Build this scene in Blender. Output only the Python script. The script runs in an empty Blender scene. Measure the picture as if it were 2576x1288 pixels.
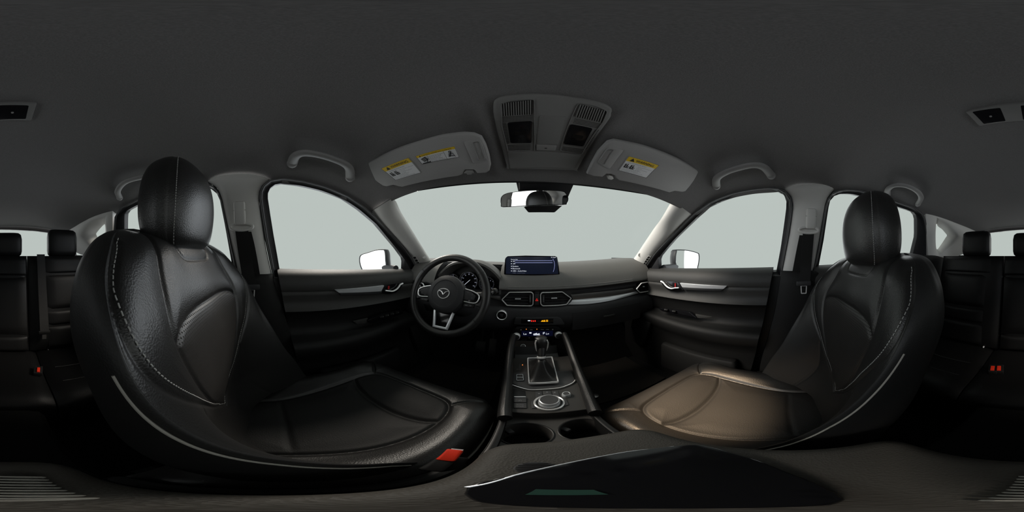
import bpy, bmesh, math, random
import numpy as np
from mathutils import Vector, Matrix
from mathutils.bvhtree import BVHTree

random.seed(7)
SC = bpy.context.scene
COL = SC.collection
PI = math.pi
HZ = 0.82            # camera height above the cabin floor
CAMX = -0.045        # camera sits just left of the car's centre line
PSI = math.radians(4.5)
KP = 2 * PI / 2576.0

# ------------------------------------------------------------------ camera, world, light, exposure
cam_d = bpy.data.cameras.new('camera')
cam_d.type = 'PANO'
try:
    cam_d.panorama_type = 'EQUIRECTANGULAR'
except Exception:
    cam_d.cycles.panorama_type = 'EQUIRECTANGULAR'
cam_d.clip_start = 0.005
cam_d.clip_end = 100
cam = bpy.data.objects.new('camera', cam_d)
COL.objects.link(cam)
cam.location = (CAMX, 0, HZ)
cam.rotation_euler = (PI / 2, 0, PSI)
SC.camera = cam

w = bpy.data.worlds.new('overcast')
SC.world = w
w.use_nodes = True
w.node_tree.nodes['Background'].inputs[0].default_value = (0.492, 0.541, 0.515, 1)
w.node_tree.nodes['Background'].inputs[1].default_value = 1.0

def sun(name, towards, energy, col, ang):
    d = bpy.data.lights.new(name, 'SUN'); d.energy = energy; d.color = col; d.angle = math.radians(ang)
    o = bpy.data.objects.new(name, d); COL.objects.link(o)
    o.location = Vector(towards) * 4; o.rotation_euler = Vector(towards).to_track_quat('Z', 'Y').to_euler()
    return o
sun('warm_sun', (-.60, .32, .60), 3.5, (1.0, .91, .80), 24)            # through the windscreen onto the passenger side
sun('driver_side_daylight', (-.80, .42, .04), 2.4, (.88, .93, 1.0), 70)   # bright surroundings beyond the driver side windows
sun('passenger_side_daylight', (.80, -.40, -.02), 1.9, (.94, .97, 1.0), 80)  # and beyond the passenger side windows
sun('front_daylight', (.05, 1.0, -.06), 0.9, (1.0, 1.0, 1.0), 90)          # and ahead of the windscreen

sun('rear_daylight', (-.35, -1.0, -.04), 2.0, (1.0, 1.0, 1.0), 80)         # and behind the rear and rear side windows

SC.view_settings.view_transform = 'Standard'
SC.view_settings.look = 'None'
SC.view_settings.exposure = 0.0
SC.view_settings.gamma = 1.0
SC.view_settings.use_curve_mapping = False
try:
    SC.cycles.max_bounces = 8
    SC.cycles.diffuse_bounces = 5
    SC.cycles.glossy_bounces = 4
    SC.cycles.transparent_max_bounces = 12
    SC.cycles.sample_clamp_indirect = 4
except Exception:
    pass

# ------------------------------------------------------------------ materials
def nodes_of(m):
    m.use_nodes = True
    nt = m.node_tree
    return nt, nt.nodes, nt.links, nt.nodes['Principled BSDF']

def mat(name, col, rough=0.5, metal=0.0, spec=0.5, bump=0.0, scale=400.0, var=0.0, kind='noise', emit=None, est=1.0, coat=0.0):
    m = bpy.data.materials.new(name)
    nt, N, L, b = nodes_of(m)
    b.inputs['Base Color'].default_value = (*col, 1)
    b.inputs['Roughness'].default_value = rough
    b.inputs['Metallic'].default_value = metal
    b.inputs['Specular IOR Level'].default_value = spec
    if coat:
        b.inputs['Coat Weight'].default_value = coat
        b.inputs['Coat Roughness'].default_value = 0.08
    if emit:
        b.inputs['Emission Color'].default_value = (*emit, 1)
        b.inputs['Emission Strength'].default_value = est
    if bump or var:
        tc = N.new('ShaderNodeTexCoord')
        if kind == 'noise':
            t = N.new('ShaderNodeTexNoise'); t.inputs['Scale'].default_value = scale
            t.inputs['Detail'].default_value = 3
            out = t.outputs['Fac']
        else:
            t = N.new('ShaderNodeTexVoronoi'); t.inputs['Scale'].default_value = scale
            out = t.outputs['Distance']
        L.new(tc.outputs['Object'], t.inputs['Vector'])
        if bump:
            bp = N.new('ShaderNodeBump'); bp.inputs['Strength'].default_value = bump
            bp.inputs['Distance'].default_value = 0.001
            L.new(out, bp.inputs['Height']); L.new(bp.outputs['Normal'], b.inputs['Normal'])
        if var:
            mx = N.new('ShaderNodeMix'); mx.data_type = 'RGBA'
            mx.inputs[6].default_value = (*[c * (1 - var) for c in col], 1)
            mx.inputs[7].default_value = (*[c * (1 + var) for c in col], 1)
            L.new(out, mx.inputs[0]); L.new(mx.outputs[2], b.inputs['Base Color'])
    return m

def perforated(name, col, rough):
    m = mat(name, col, rough, bump=0.15, scale=500, kind='vor')
    nt, N, L, b = nodes_of(m)
    tc = N.new('ShaderNodeTexCoord')
    sp = N.new('ShaderNodeSeparateXYZ'); L.new(tc.outputs['Object'], sp.inputs[0])
    def saw(sock, k, off=None):
        a = N.new('ShaderNodeMath'); a.operation = 'MULTIPLY'; a.inputs[1].default_value = k
        L.new(sock, a.inputs[0])
        if off is not None:
            ad = N.new('ShaderNodeMath'); ad.operation = 'ADD'
            L.new(a.outputs[0], ad.inputs[0]); L.new(off, ad.inputs[1]); a = ad
        f = N.new('ShaderNodeMath'); f.operation = 'FRACT'; L.new(a.outputs[0], f.inputs[0])
        s = N.new('ShaderNodeMath'); s.operation = 'SUBTRACT'; s.inputs[1].default_value = 0.5
        L.new(f.outputs[0], s.inputs[0])
        q = N.new('ShaderNodeMath'); q.operation = 'MULTIPLY'
        L.new(s.outputs[0], q.inputs[0]); L.new(s.outputs[0], q.inputs[1])
        return a, q
    az, qz = saw(sp.outputs['Z'], 190.0)
    fl = N.new('ShaderNodeMath'); fl.operation = 'FLOOR'; L.new(az.outputs[0], fl.inputs[0])
    hf = N.new('ShaderNodeMath'); hf.operation = 'MULTIPLY'; hf.inputs[1].default_value = 0.5
    L.new(fl.outputs[0], hf.inputs[0])
    ax, qx = saw(sp.outputs['X'], 190.0, hf.outputs[0])
    sm = N.new('ShaderNodeMath'); sm.operation = 'ADD'
    L.new(qz.outputs[0], sm.inputs[0]); L.new(qx.outputs[0], sm.inputs[1])
    lt = N.new('ShaderNodeMath'); lt.operation = 'LESS_THAN'; lt.inputs[1].default_value = 0.06
    L.new(sm.outputs[0], lt.inputs[0])
    mx = N.new('ShaderNodeMix'); mx.data_type = 'RGBA'
    mx.inputs[6].default_value = (*col, 1); mx.inputs[7].default_value = (0.001, 0.001, 0.001, 1)
    L.new(lt.outputs[0], mx.inputs[0]); L.new(mx.outputs[2], b.inputs['Base Color'])
    mr = N.new('ShaderNodeMath'); mr.operation = 'MULTIPLY_ADD'
    mr.inputs[1].default_value = 0.5; mr.inputs[2].default_value = rough
    L.new(lt.outputs[0], mr.inputs[0]); L.new(mr.outputs[0], b.inputs['Roughness'])
    return m

def glassmat(name, tint=(0.994, 0.997, 0.995)):
    m = bpy.data.materials.new(name)
    m.use_nodes = True
    nt = m.node_tree; N = nt.nodes; L = nt.links
    N.clear()
    o = N.new('ShaderNodeOutputMaterial'); mx = N.new('ShaderNodeMixShader')
    tr = N.new('ShaderNodeBsdfTransparent'); tr.inputs[0].default_value = (*tint, 1)
    gl = N.new('ShaderNodeBsdfGlossy'); gl.inputs['Roughness'].default_value = 0.0
    fr = N.new('ShaderNodeFresnel'); fr.inputs[0].default_value = 1.05
    L.new(fr.outputs[0], mx.inputs[0]); L.new(tr.outputs[0], mx.inputs[1]); L.new(gl.outputs[0], mx.inputs[2])
    L.new(mx.outputs[0], o.inputs[0])
    return m

M = {}
M['headliner'] = mat('headliner_fabric', (0.205, 0.199, 0.199), 0.95, spec=0.15, bump=0.8, scale=520, var=0.35)
M['pillar'] = mat('pillar_trim_plastic', (0.68, 0.67, 0.645), 0.6, spec=0.35, bump=0.2, scale=600)
M['visor'] = mat('visor_vinyl', (0.40, 0.392, 0.388), 0.8, spec=0.25, bump=0.35, scale=600, var=0.1)
M['ohc'] = mat('overhead_console_plastic', (0.235, 0.23, 0.228), 0.7, spec=0.3, bump=0.3, scale=700, var=0.08)
M['handle'] = mat('grab_handle_plastic', (0.31, 0.304, 0.30), 0.6, spec=0.35, bump=0.15, scale=700)
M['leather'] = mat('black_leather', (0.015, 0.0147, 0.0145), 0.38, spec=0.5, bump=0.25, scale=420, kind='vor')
M['leather_dull'] = mat('black_leather_side', (0.012, 0.012, 0.012), 0.55, spec=0.4, bump=0.2, scale=420, kind='vor')
M['leather_matte'] = mat('matte_black_leather', (0.014, 0.0137, 0.0135), 0.58, spec=0.35, bump=0.3, scale=420, kind='vor')
M['perf'] = perforated('perforated_leather', (0.021, 0.0195, 0.0185), 0.42)
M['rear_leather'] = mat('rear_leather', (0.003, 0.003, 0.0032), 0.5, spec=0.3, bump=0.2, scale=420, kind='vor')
M['thread'] = mat('pale_thread', (0.34, 0.34, 0.33), 0.8)
M['piping'] = mat('grey_piping', (0.30, 0.29, 0.26), 0.6, bump=0.3, scale=300)
M['seatplastic'] = mat('seat_base_plastic', (0.007, 0.007, 0.007), 0.6, spec=0.3)
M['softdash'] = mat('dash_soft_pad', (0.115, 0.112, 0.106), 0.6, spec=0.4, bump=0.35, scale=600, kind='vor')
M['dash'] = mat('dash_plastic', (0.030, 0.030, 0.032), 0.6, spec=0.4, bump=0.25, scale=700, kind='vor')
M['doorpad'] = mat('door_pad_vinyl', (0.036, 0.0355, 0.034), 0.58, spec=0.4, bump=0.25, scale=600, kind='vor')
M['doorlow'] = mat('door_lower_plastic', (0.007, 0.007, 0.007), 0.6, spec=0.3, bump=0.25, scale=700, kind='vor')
M['black'] = mat('black_plastic', (0.010, 0.010, 0.010), 0.45, spec=0.4)
M['gloss'] = mat('gloss_black', (0.006, 0.006, 0.007), 0.12, spec=0.5)
M['seal'] = mat('rubber_seal', (0.018, 0.018, 0.020), 0.55, spec=0.4)
M['sealgrey'] = mat('grey_door_seal', (0.16, 0.16, 0.16), 0.5, spec=0.4)
M['chrome'] = mat('satin_chrome', (1.0, 1.0, 1.0), 0.22, metal=0.4)
M['silver'] = mat('satin_silver_trim', (0.85, 0.87, 0.90), 0.34, metal=0.5)
M['gunmetal'] = mat('gunmetal_trim', (0.22, 0.215, 0.21), 0.35, metal=0.8)
M['console'] = mat('console_plastic', (0.050, 0.047, 0.044), 0.5, spec=0.4, bump=0.2, scale=800)
M['consoleplate'] = mat('console_plate', (0.062, 0.061, 0.063), 0.5, spec=0.4)
M['armrest'] = mat('armrest_vinyl', (0.062, 0.057, 0.049), 0.62, spec=0.35, bump=0.4, scale=500, kind='vor')
M['mirror'] = mat('mirror_glass', (0.9, 0.9, 0.9), 0.0, metal=1.0)
M['mirrorbody'] = mat('mirror_housing_plastic', (0.03, 0.032, 0.036), 0.5, spec=0.4)
M['lamp'] = mat('smoked_lamp_lens', (0.012, 0.012, 0.014), 0.15, spec=0.5)
M['label_white'] = mat('label_white', (0.88, 0.88, 0.90), 0.6)
M['label_yellow'] = mat('label_yellow', (0.90, 0.60, 0.02), 0.6)
M['ink'] = mat('label_ink', (0.01, 0.01, 0.012), 0.6)
M['inkgrey'] = mat('label_small_print', (0.16, 0.16, 0.17), 0.6)
M['red'] = mat('buckle_red', (0.75, 0.035, 0.012), 0.45, spec=0.4)
M['belt'] = mat('belt_webbing', (0.014, 0.014, 0.014), 0.7, spec=0.3, bump=0.6, scale=900)
M['carpet'] = mat('floor_carpet', (0.010, 0.010, 0.010), 0.95, spec=0.1, bump=0.8, scale=900, var=0.3)
M['mat'] = mat('floor_mat', (0.020, 0.018, 0.016), 0.9, spec=0.1, bump=1.0, scale=300, kind='vor')
M['white_em'] = mat('lit_white', (0.02, 0.02, 0.02), 0.4, emit=(0.85, 0.9, 1.0), est=0.9)
M['dim_em'] = mat('lit_dim', (0.02, 0.02, 0.02), 0.4, emit=(0.5, 0.55, 0.75), est=0.13)
M['blue_em'] = mat('lit_blue_line', (0.02, 0.02, 0.02), 0.4, emit=(0.45, 0.5, 0.95), est=0.75)
M['screen'] = mat('display_screen', (0.012, 0.014, 0.02), 0.18, spec=0.5, emit=(0.012, 0.02, 0.055), est=0.22)
M['clim'] = mat('climate_display', (0.004, 0.004, 0.006), 0.2, emit=(0.01, 0.015, 0.08), est=0.12)
M['red_em'] = mat('lit_red', (0.02, 0.0, 0.0), 0.4, emit=(1.0, 0.03, 0.02), est=0.9)
M['amber_em'] = mat('lit_amber', (0.02, 0.01, 0.0), 0.4, emit=(1.0, 0.45, 0.01), est=0.9)
M['orange_em'] = mat('lit_orange', (0.02, 0.01, 0.0), 0.4, emit=(1.0, 0.28, 0.06), est=1.2)
M['gauge_em'] = mat('lit_gauge_print', (0.02, 0.02, 0.02), 0.4, emit=(0.75, 0.8, 1.0), est=0.45)
M['grey_print'] = mat('grey_print', (0.25, 0.25, 0.26), 0.6)
M['hazard'] = mat('hazard_red', (0.35, 0.01, 0.01), 0.5)
M['glass'] = glassmat('window_glass')
M['cover'] = mat('windscreen_cover_plastic', (0.020, 0.020, 0.022), 0.55, spec=0.4, bump=0.2, scale=700)
M['green'] = mat('green_sticker', (0.01, 0.05, 0.035), 0.5)
M['outer'] = mat('body_panel', (0.30, 0.30, 0.31), 0.4)

# ------------------------------------------------------------------ geometry helpers
EYE = Vector((CAMX, 0, 0))

def ray(px, py):
    az = (px - 1288) * KP - PSI
    el = (644 - py) * KP
    return Vector((math.sin(az) * math.cos(el), math.cos(az) * math.cos(el), math.sin(el)))

def onpl(px, py, p0, n):
    d = ray(px, py); n = Vector(n)
    t = (Vector(p0) - EYE).dot(n) / d.dot(n)
    return EYE + d * t

def onx(px, py, x): return onpl(px, py, (x, 0, 0), (1, 0, 0))
def ony(px, py, y): return onpl(px, py, (0, y, 0), (0, 1, 0))
def onz(px, py, z): return onpl(px, py, (0, 0, z), (0, 0, 1))

XB, KB = 0.70, 0.27
def side_n(side): return Vector((side, 0, KB)).normalized()
def onside(px, py, side, off=0.0):
    """door/pillar surface leaning inward with height; off > 0 is outward"""
    n = side_n(side)
    p0 = Vector((side * XB, 0, -0.06)) + n * off
    return onpl(px, py, p0, n)

def pts(f, lst, *a): return [f(x, y, *a) for x, y in lst]

def cr(P, n=6, closed=False):
    """Catmull-Rom through points, n samples per span"""
    P = [Vector(p) for p in P]; m = len(P); out = []
    spans = m if closed else m - 1
    for i in range(spans):
        if closed:
            a, b, c, d = P[(i - 1) % m], P[i], P[(i + 1) % m], P[(i + 2) % m]
        else:
            b, c = P[i], P[i + 1]
            a = P[i - 1] if i > 0 else b * 2 - c
            d = P[i + 2] if i + 2 < m else c * 2 - b
        for k in range(n):
            t = k / n
            out.append(0.5 * ((2 * b) + (c - a) * t + (2 * a - 5 * b + 4 * c - d) * t * t + (3 * b - a - 3 * c + d) * t ** 3))
    if not closed:
        out.append(P[-1].copy())
    return out

def resample(P, n, closed=False):
    P = [Vector(p) for p in P]
    if closed: P = P + [P[0]]
    L = [0.0]
    for a, b in zip(P, P[1:]): L.append(L[-1] + (b - a).length)
    out = []; j = 0
    m = n if closed else n - 1
    for i in range(n):
        s = L[-1] * i / m
        while j < len(L) - 2 and L[j + 1] < s: j += 1
        f = (s - L[j]) / max(L[j + 1] - L[j], 1e-9)
        out.append(P[j].lerp(P[j + 1], min(max(f, 0), 1)))
    return out

def rnd(P, r, seg=4):
    """round the corners of a closed polygon"""
    P = [Vector(p) for p in P]; m = len(P); out = []
    for i in range(m):
        a, b, c = P[i - 1], P[i], P[(i + 1) % m]
        ra = min(r, (a - b).length * 0.45); rc = min(r, (c - b).length * 0.45)
        p, q = b + (a - b).normalized() * ra, b + (c - b).normalized() * rc
        for k in range(seg + 1):
            t = k / seg
            out.append((1 - t) ** 2 * p + 2 * t * (1 - t) * b + t * t * q)
    return out

def poly_normal(P):
    n = Vector((0, 0, 0))
    for a, b in zip(P, P[1:] + P[:1]): n += a.cross(b)
    return n.normalized()

def inset(P, d, n):
    """offset closed planar polygon inward by d (n = its own normal, ccw)"""
    m = len(P); out = []
    for i in range(m):
        a, b, c = P[i - 1], P[i], P[(i + 1) % m]
        e1 = (b - a); e2 = (c - b)
        if e1.length < 1e-9: e1 = e2
        if e2.length < 1e-9: e2 = e1
        n1 = n.cross(e1.normalized()); n2 = n.cross(e2.normalized())
        v = n1 + n2
        if v.length < 1e-6: v = n1
        v.normalize()
        out.append(b + v * (d / max(0.5, v.dot(n1))))
    return out

class MB:
    def __init__(s):
        s.v = []; s.f = []
    def add(s, vs, fs):
        o = len(s.v)
        s.v += [Vector(p) for p in vs]
        s.f += [tuple(i + o for i in f) for f in fs]
        return s
    def grid(s, G, cu=False, cv=False):
        r = len(G); c = len(G[0]); vs = [p for row in G for p in row]; fs = []
        for i in range(r if cu else r - 1):
            for j in range(c if cv else c - 1):
                i2 = (i + 1) % r; j2 = (j + 1) % c
                fs.append((i * c + j, i * c + j2, i2 * c + j2, i2 * c + j))
        return s.add(vs, fs)
    def loft(s, rings, cap0=True, cap1=True):
        o = len(s.v); k = len(rings[0])
        s.grid(rings, cv=True)
        if cap0: s.f.append(tuple(o + j for j in range(k)))
        if cap1: s.f.append(tuple(o + (len(rings) - 1) * k + j for j in range(k)))
        return s
    def ngon(s, P):
        return s.add(P, [tuple(range(len(P)))])
    def box(s, c, size, R=None, bev=0.0):
        c = Vector(c); hx, hy, hz = [q / 2 for q in size]
        R = R or Matrix.Identity(3)
        if bev <= 0:
            vs = [c + R @ Vector((x * hx, y * hy, z * hz)) for x in (-1, 1) for y in (-1, 1) for z in (-1, 1)]
            return s.add(vs, [(0, 1, 3, 2), (4, 6, 7, 5), (0, 4, 5, 1), (2, 3, 7, 6), (0, 2, 6, 4), (1, 5, 7, 3)])
        bev = min(bev, hx * .98, hy * .98, hz * .98)
        def rr(ix, iy):
            base = [Vector((x * (hx - ix), y * (hy - iy), 0)) for x, y in ((-1, -1), (1, -1), (1, 1), (-1, 1))]
            return base
        rings = []
        for zz, ins in ((-hz, bev), (-hz + bev * .3, bev * .3), (-hz + bev, 0), (hz - bev, 0), (hz - bev * .3, bev * .3), (hz, bev)):
            P = [Vector((x * (hx - ins), y * (hy - ins), 0)) for x, y in ((-1, -1), (1, -1), (1, 1), (-1, 1))]
            P = rnd(P, max(bev - ins * .4, 1e-4), 3)
            rings.append([c + R @ Vector((p.x, p.y, zz)) for p in P])
        return s.loft(rings)
    def tube(s, path, r, seg=8, closed=False, cap=True, flat=1.0, up=None):
        P = [Vector(p) for p in path]; m = len(P); rings = []
        prev = None
        for i in range(m):
            if closed: t = P[(i + 1) % m] - P[i - 1]
            else: t = P[min(i + 1, m - 1)] - P[max(i - 1, 0)]
            t.normalize()
            if prev is None:
                u = Vector(up) if up else (Vector((0, 0, 1)) if abs(t.z) < .9 else Vector((1, 0, 0)))
            else: u = prev
            a = (u - t * u.dot(t))
            if a.length < 1e-6: a = t.orthogonal()
            a.normalize(); prev = a; b = t.cross(a)
            rr = r(i / max(m - 1, 1)) if callable(r) else r
            rings.append([P[i] + a * math.cos(q) * rr * flat + b * math.sin(q) * rr for q in (2 * PI * k / seg for k in range(seg))])
        if closed: return s.grid(rings, cu=True, cv=True)
        return s.loft(rings, cap, cap)
    def lathe(s, prof, org, ax, seg=24, cap0=True, cap1=True):
        ax = Vector(ax).normalized(); a = ax.orthogonal().normalized(); b = ax.cross(a); org = Vector(org)
        rings = [[org + ax * h + (a * math.cos(q) + b * math.sin(q)) * r for q in (2 * PI * k / seg for k in range(seg))] for r, h in prof]
        return s.loft(rings, cap0, cap1)
    def plate(s, P, t, face, bev=0.0):
        """slab: outline P is its visible front face, thickness t going away from the side 'face' points to"""
        P = [Vector(p) for p in P]; n = poly_normal(P); face = Vector(face)
        if n.dot(face) < 0: P = P[::-1]; n = -n
        back = [p - n * t for p in P]
        if bev > 0:
            rings = [back, [p - n * bev for p in P], [p - n * bev * .3 for p in inset(P, bev * .3, n)], inset(P, bev, n)]
        else: rings = [back, P]
        return s.loft(rings)
    def frame(s, P, wd, t, face, lift=0.0):
        """ring-shaped rail following closed outline P, width wd inward, height t in front of it"""
        P = [Vector(p) for p in P]; n = poly_normal(P); face = Vector(face)
        if n.dot(face) < 0: P = P[::-1]; n = -n
        P = [p + n * lift for p in P]
        I = inset(P, wd, n); a = inset(P, wd * .25, n); b = inset(P, wd * .75, n)
        rings = [[p - n * t * .6 for p in P], [p + n * t * .5 for p in P], [p + n * t for p in a], [p + n * t for p in b], [p + n * t * .5 for p in I], [p - n * t * .6 for p in I]]
        return s.grid(rings, cu=True, cv=True)
    def strip(s, A, B):
        return s.grid([list(A), list(B)])
    def thick(s, G, off):
        """grid G plus its copy offset by vector off, closed at the rim"""
        G2 = [[Vector(p) + Vector(off) for p in row] for row in G]
        s.grid(G); s.grid(G2)
        r, c = len(G), len(G[0])
        rim = [(0, j) for j in range(c)] + [(i, c - 1) for i in range(1, r)] + [(r - 1, j) for j in range(c - 2, -1, -1)] + [(i, 0) for i in range(r - 2, 0, -1)]
        s.grid([[G[i][j] for i, j in rim], [G2[i][j] for i, j in rim]], cv=True)
        return s
    def build(s, name, m, parent=None, sharp=38, smooth=True, recalc=True, subsurf=0, normals=None):
        me = bpy.data.meshes.new(name)
        org = ORG.get(parent.name, Vector((0, 0, 0))) if parent else Vector((0, 0, 0))
        off = Vector((0, 0, HZ)) - org
        me.from_pydata([tuple(p + off) for p in s.v], [], s.f)
        if normals is not None:
            for p in me.polygons: p.use_smooth = True
            me.update()
            p0 = me.polygons[len(me.polygons) // 2]
            if p0.normal.dot(Vector(normals[p0.vertices[0]])) < 0: me.flip_normals()
            me.normals_split_custom_set_from_vertices([tuple(n) for n in normals])
            me.materials.append(M[m] if isinstance(m, str) else m)
            o = bpy.data.objects.new(name, me); COL.objects.link(o)
            if parent: o.parent = parent
            ORG[o.name] = org
            return o
        bm = bmesh.new(); bm.from_mesh(me)
        bmesh.ops.remove_doubles(bm, verts=bm.verts, dist=1e-6)
        if recalc: bmesh.ops.recalc_face_normals(bm, faces=bm.faces)
        ca = math.cos(math.radians(sharp))
        for f in bm.faces: f.smooth = smooth
        for e in bm.edges:
            if len(e.link_faces) == 2 and e.link_faces[0].normal.dot(e.link_faces[1].normal) < ca: e.smooth = False
        bm.to_mesh(me); bm.free()
        me.materials.append(M[m] if isinstance(m, str) else m)
        o = bpy.data.objects.new(name, me); COL.objects.link(o)
        if parent: o.parent = parent
        ORG[o.name] = org
        if subsurf:
            md = o.modifiers.new('s', 'SUBSURF'); md.levels = subsurf; md.render_levels = subsurf
        return o

ORG = {}
def thing(name, loc, label=None, cat=None, group=None, kind=None):
    """an Empty at the base of a thing; loc is relative to the camera's height"""
    o = bpy.data.objects.new(name, None); COL.objects.link(o)
    L = Vector(loc) + Vector((0, 0, HZ))
    o.location = L; ORG[o.name] = L
    o.empty_display_size = 0.02
    return tag(o, label, cat, group, kind)

def tag(o, label=None, cat=None, group=None, kind=None):
    if label: o['label'] = label
    if cat: o['category'] = cat
    if group: o['group'] = group
    if kind: o['kind'] = kind
    return o

def struct(o, label, cat):
    return tag(o, label, cat, kind='structure')

def text_into(mb, txt, org, right, up, size, align='LEFT', lift=0.0006, depth=0.0):
    """lettering as flat mesh: org = baseline start, size = letter height"""
    cu = bpy.data.curves.new('t', 'FONT'); cu.body = txt; cu.size = 1.0
    cu.align_x = align; cu.resolution_u = 2
    to = bpy.data.objects.new('t', cu)
    me = bpy.data.meshes.new_from_object(to)
    right = Vector(right).normalized(); up = Vector(up); up = (up - right * up.dot(right)).normalized()
    n = right.cross(up)
    k = size / 0.69
    vs = [Vector(org) + right * v.co.x * k + up * v.co.y * k + n * lift for v in me.vertices]
    mb.add(vs, [tuple(p.vertices) for p in me.polygons])
    bpy.data.objects.remove(to); bpy.data.curves.remove(cu); bpy.data.meshes.remove(me)
    return mb

def grid_normals(V, wrap):
    """vertex normals of a numpy point grid (rows, cols, 3)"""
    du = (np.roll(V, -1, 1) - np.roll(V, 1, 1)) if wrap else np.gradient(V, axis=1)
    n = np.cross(du, np.gradient(V, axis=0))
    return n / (np.linalg.norm(n, axis=-1, keepdims=True) + 1e-12)

def panels(V, N_, key, names, mats, root, wrap):
    """split a grid into named panel objects that keep the common shading normals; key = label per face"""
    nr, nc, _ = V.shape; P = V.reshape(-1, 3); NN = N_.reshape(-1, 3)
    jj = np.arange(nc if wrap else nc - 1); ii = np.arange(nr - 1)
    I, J = np.meshgrid(ii, jj, indexing='ij'); J2 = (J + 1) % nc
    F = np.stack([I * nc + J, I * nc + J2, (I + 1) * nc + J2, (I + 1) * nc + J], -1)
    out = {}
    for k in np.unique(key):
        f = F[key == k]; used, inv = np.unique(f, return_inverse=True); f = inv.reshape(-1, 4)
        m = MB(); m.add([Vector(p) for p in P[used]], [tuple(int(q) for q in r) for r in f])
        out[k] = m.build(names.get(k, k), mats.get(k, mats['']), root, normals=NN[used])
    return out

def bvh_of(o):
    me = o.data
    return BVHTree.FromPolygons([v.co + ORG.get(o.name, Vector()) - Vector((0, 0, HZ)) for v in me.vertices], [tuple(p.vertices) for p in me.polygons])

def cast(bvh, px, py, off=0.0):
    d = ray(px, py)
    h, n, i, t = bvh.ray_cast(EYE, d)
    return EYE + d * (t - off)
# ================================================================== THE SETTING
def onc(px, py, side, off=0.0):
    """rear quarter trim surface, converging towards the tailgate"""
    n = Vector((side, -0.26, 0.27)).normalized()
    return onpl(px, py, Vector((side * 0.64, -0.85, 0.15)) + n * off, n)

# ---- px outlines of what is seen through / around each opening (left, right)
G1 = {-1: [(704, 681), (697, 640), (688, 590), (680, 540), (674, 500), (674, 486), (680, 473), (692, 464), (710, 461), (752, 466), (808, 479), (864, 500), (905, 528), (947, 564), (975, 598), (999, 627), (1016, 651), (1018, 660), (1016.5, 690), (860, 692)],
      1: [(1953, 684), (1964, 626), (1972, 570), (1978, 525), (1979, 499), (1971, 486), (1956, 481), (1926, 481), (1870, 488), (1815, 505), (1777, 523.5), (1740, 559), (1698, 600), (1674.5, 627), (1656, 650), (1658, 687), (1800, 688)]}
O1 = {-1: [(687, 700), (676, 650), (665, 598), (657, 545), (651, 500), (652, 482), (659, 467), (676, 453), (710, 447), (766, 454), (822, 469), (878, 494), (920, 522), (947, 547), (989, 590), (1020, 626), (1038, 652), (1050, 674), (1062, 705), (860, 705)],
      1: [(1966, 694), (1979, 622), (1986, 585), (1992, 545), (1995, 514), (1990, 492), (1975, 477), (1949, 471), (1889, 476), (1833, 488), (1777, 511), (1741, 540), (1710, 570), (1681, 600), (1658, 625), (1640, 645), (1625, 668), (1606, 700), (1800, 700)]}
G2 = {-1: [(587, 685), (565, 562), (551, 493), (537, 478), (518, 470), (480, 472), (440, 480), (380, 500), (335, 521), (318, 531), (313, 540), (313, 580), (322, 640), (330, 672), (450, 682)],
      1: [(2057, 682), (2072, 604), (2085, 518), (2090, 499), (2107, 488), (2140, 487), (2168, 494), (2267, 523), (2298, 533), (2307, 545), (2307, 595), (2296, 640), (2288, 672), (2180, 680)]}
O2 = {-1: [(602, 700), (584, 624), (568, 553), (556, 495), (545, 474), (525, 459), (480, 460), (440, 468), (380, 487), (330, 508), (300, 525), (288, 545), (284, 600), (290, 665), (300, 690), (450, 698)],
      1: [(2043, 696), (2064, 589), (2075, 518), (2083, 496), (2098, 480), (2140, 474), (2175, 480), (2261, 508), (2306, 524), (2325, 541), (2331, 560), (2334, 600), (2335, 660), (2325, 690), (2180, 696)]}

# ---- floor and lower body
f = MB(); f.grid([[Vector((-0.74 + 1.48 * i / 6, y, -0.82)) for i in range(7)] for y in (-1.5, -1.0, -0.5, 0, 0.5, 1.0, 1.3)])
floor = struct(f.build('floor', 'carpet'), 'black carpet covering the cabin floor', 'floor')
for side, nm in ((-1, 'wall_left'), (1, 'wall_right')):
    m = MB(); m.box((side * 0.76, -0.1, -0.45), (0.02, 2.8, 0.74))
    struct(m.build(nm, 'black'), 'black lower body side behind the ' + ('driver' if side < 0 else 'passenger') + ' side door panels', 'wall')
m = MB(); m.box((0, 1.3, -0.44), (1.52, 0.02, 0.78))
struct(m.build('wall_front', 'black'), 'black bulkhead at the end of the footwells', 'wall')
m = MB(); m.box((0, -1.52, -0.43), (1.52, 0.02, 0.80))
struct(m.build('wall_rear', 'black'), 'black tailgate lining behind the rear bench', 'wall')
# transmission tunnel
m = MB(); m.box((0, 0.1, -0.71), (0.26, 2.4, 0.22), bev=0.05)
m.build('tunnel', 'carpet', floor)
# footwell slope under the dashboard
m = MB(); m.grid([[Vector((x, 0.92, -0.82)), Vector((x, 1.2, -0.55)), Vector((x, 1.27, -0.2))] for x in (-0.73, -0.3, 0.3, 0.73)])
m.build('footwell_slope', 'carpet', floor)

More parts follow.
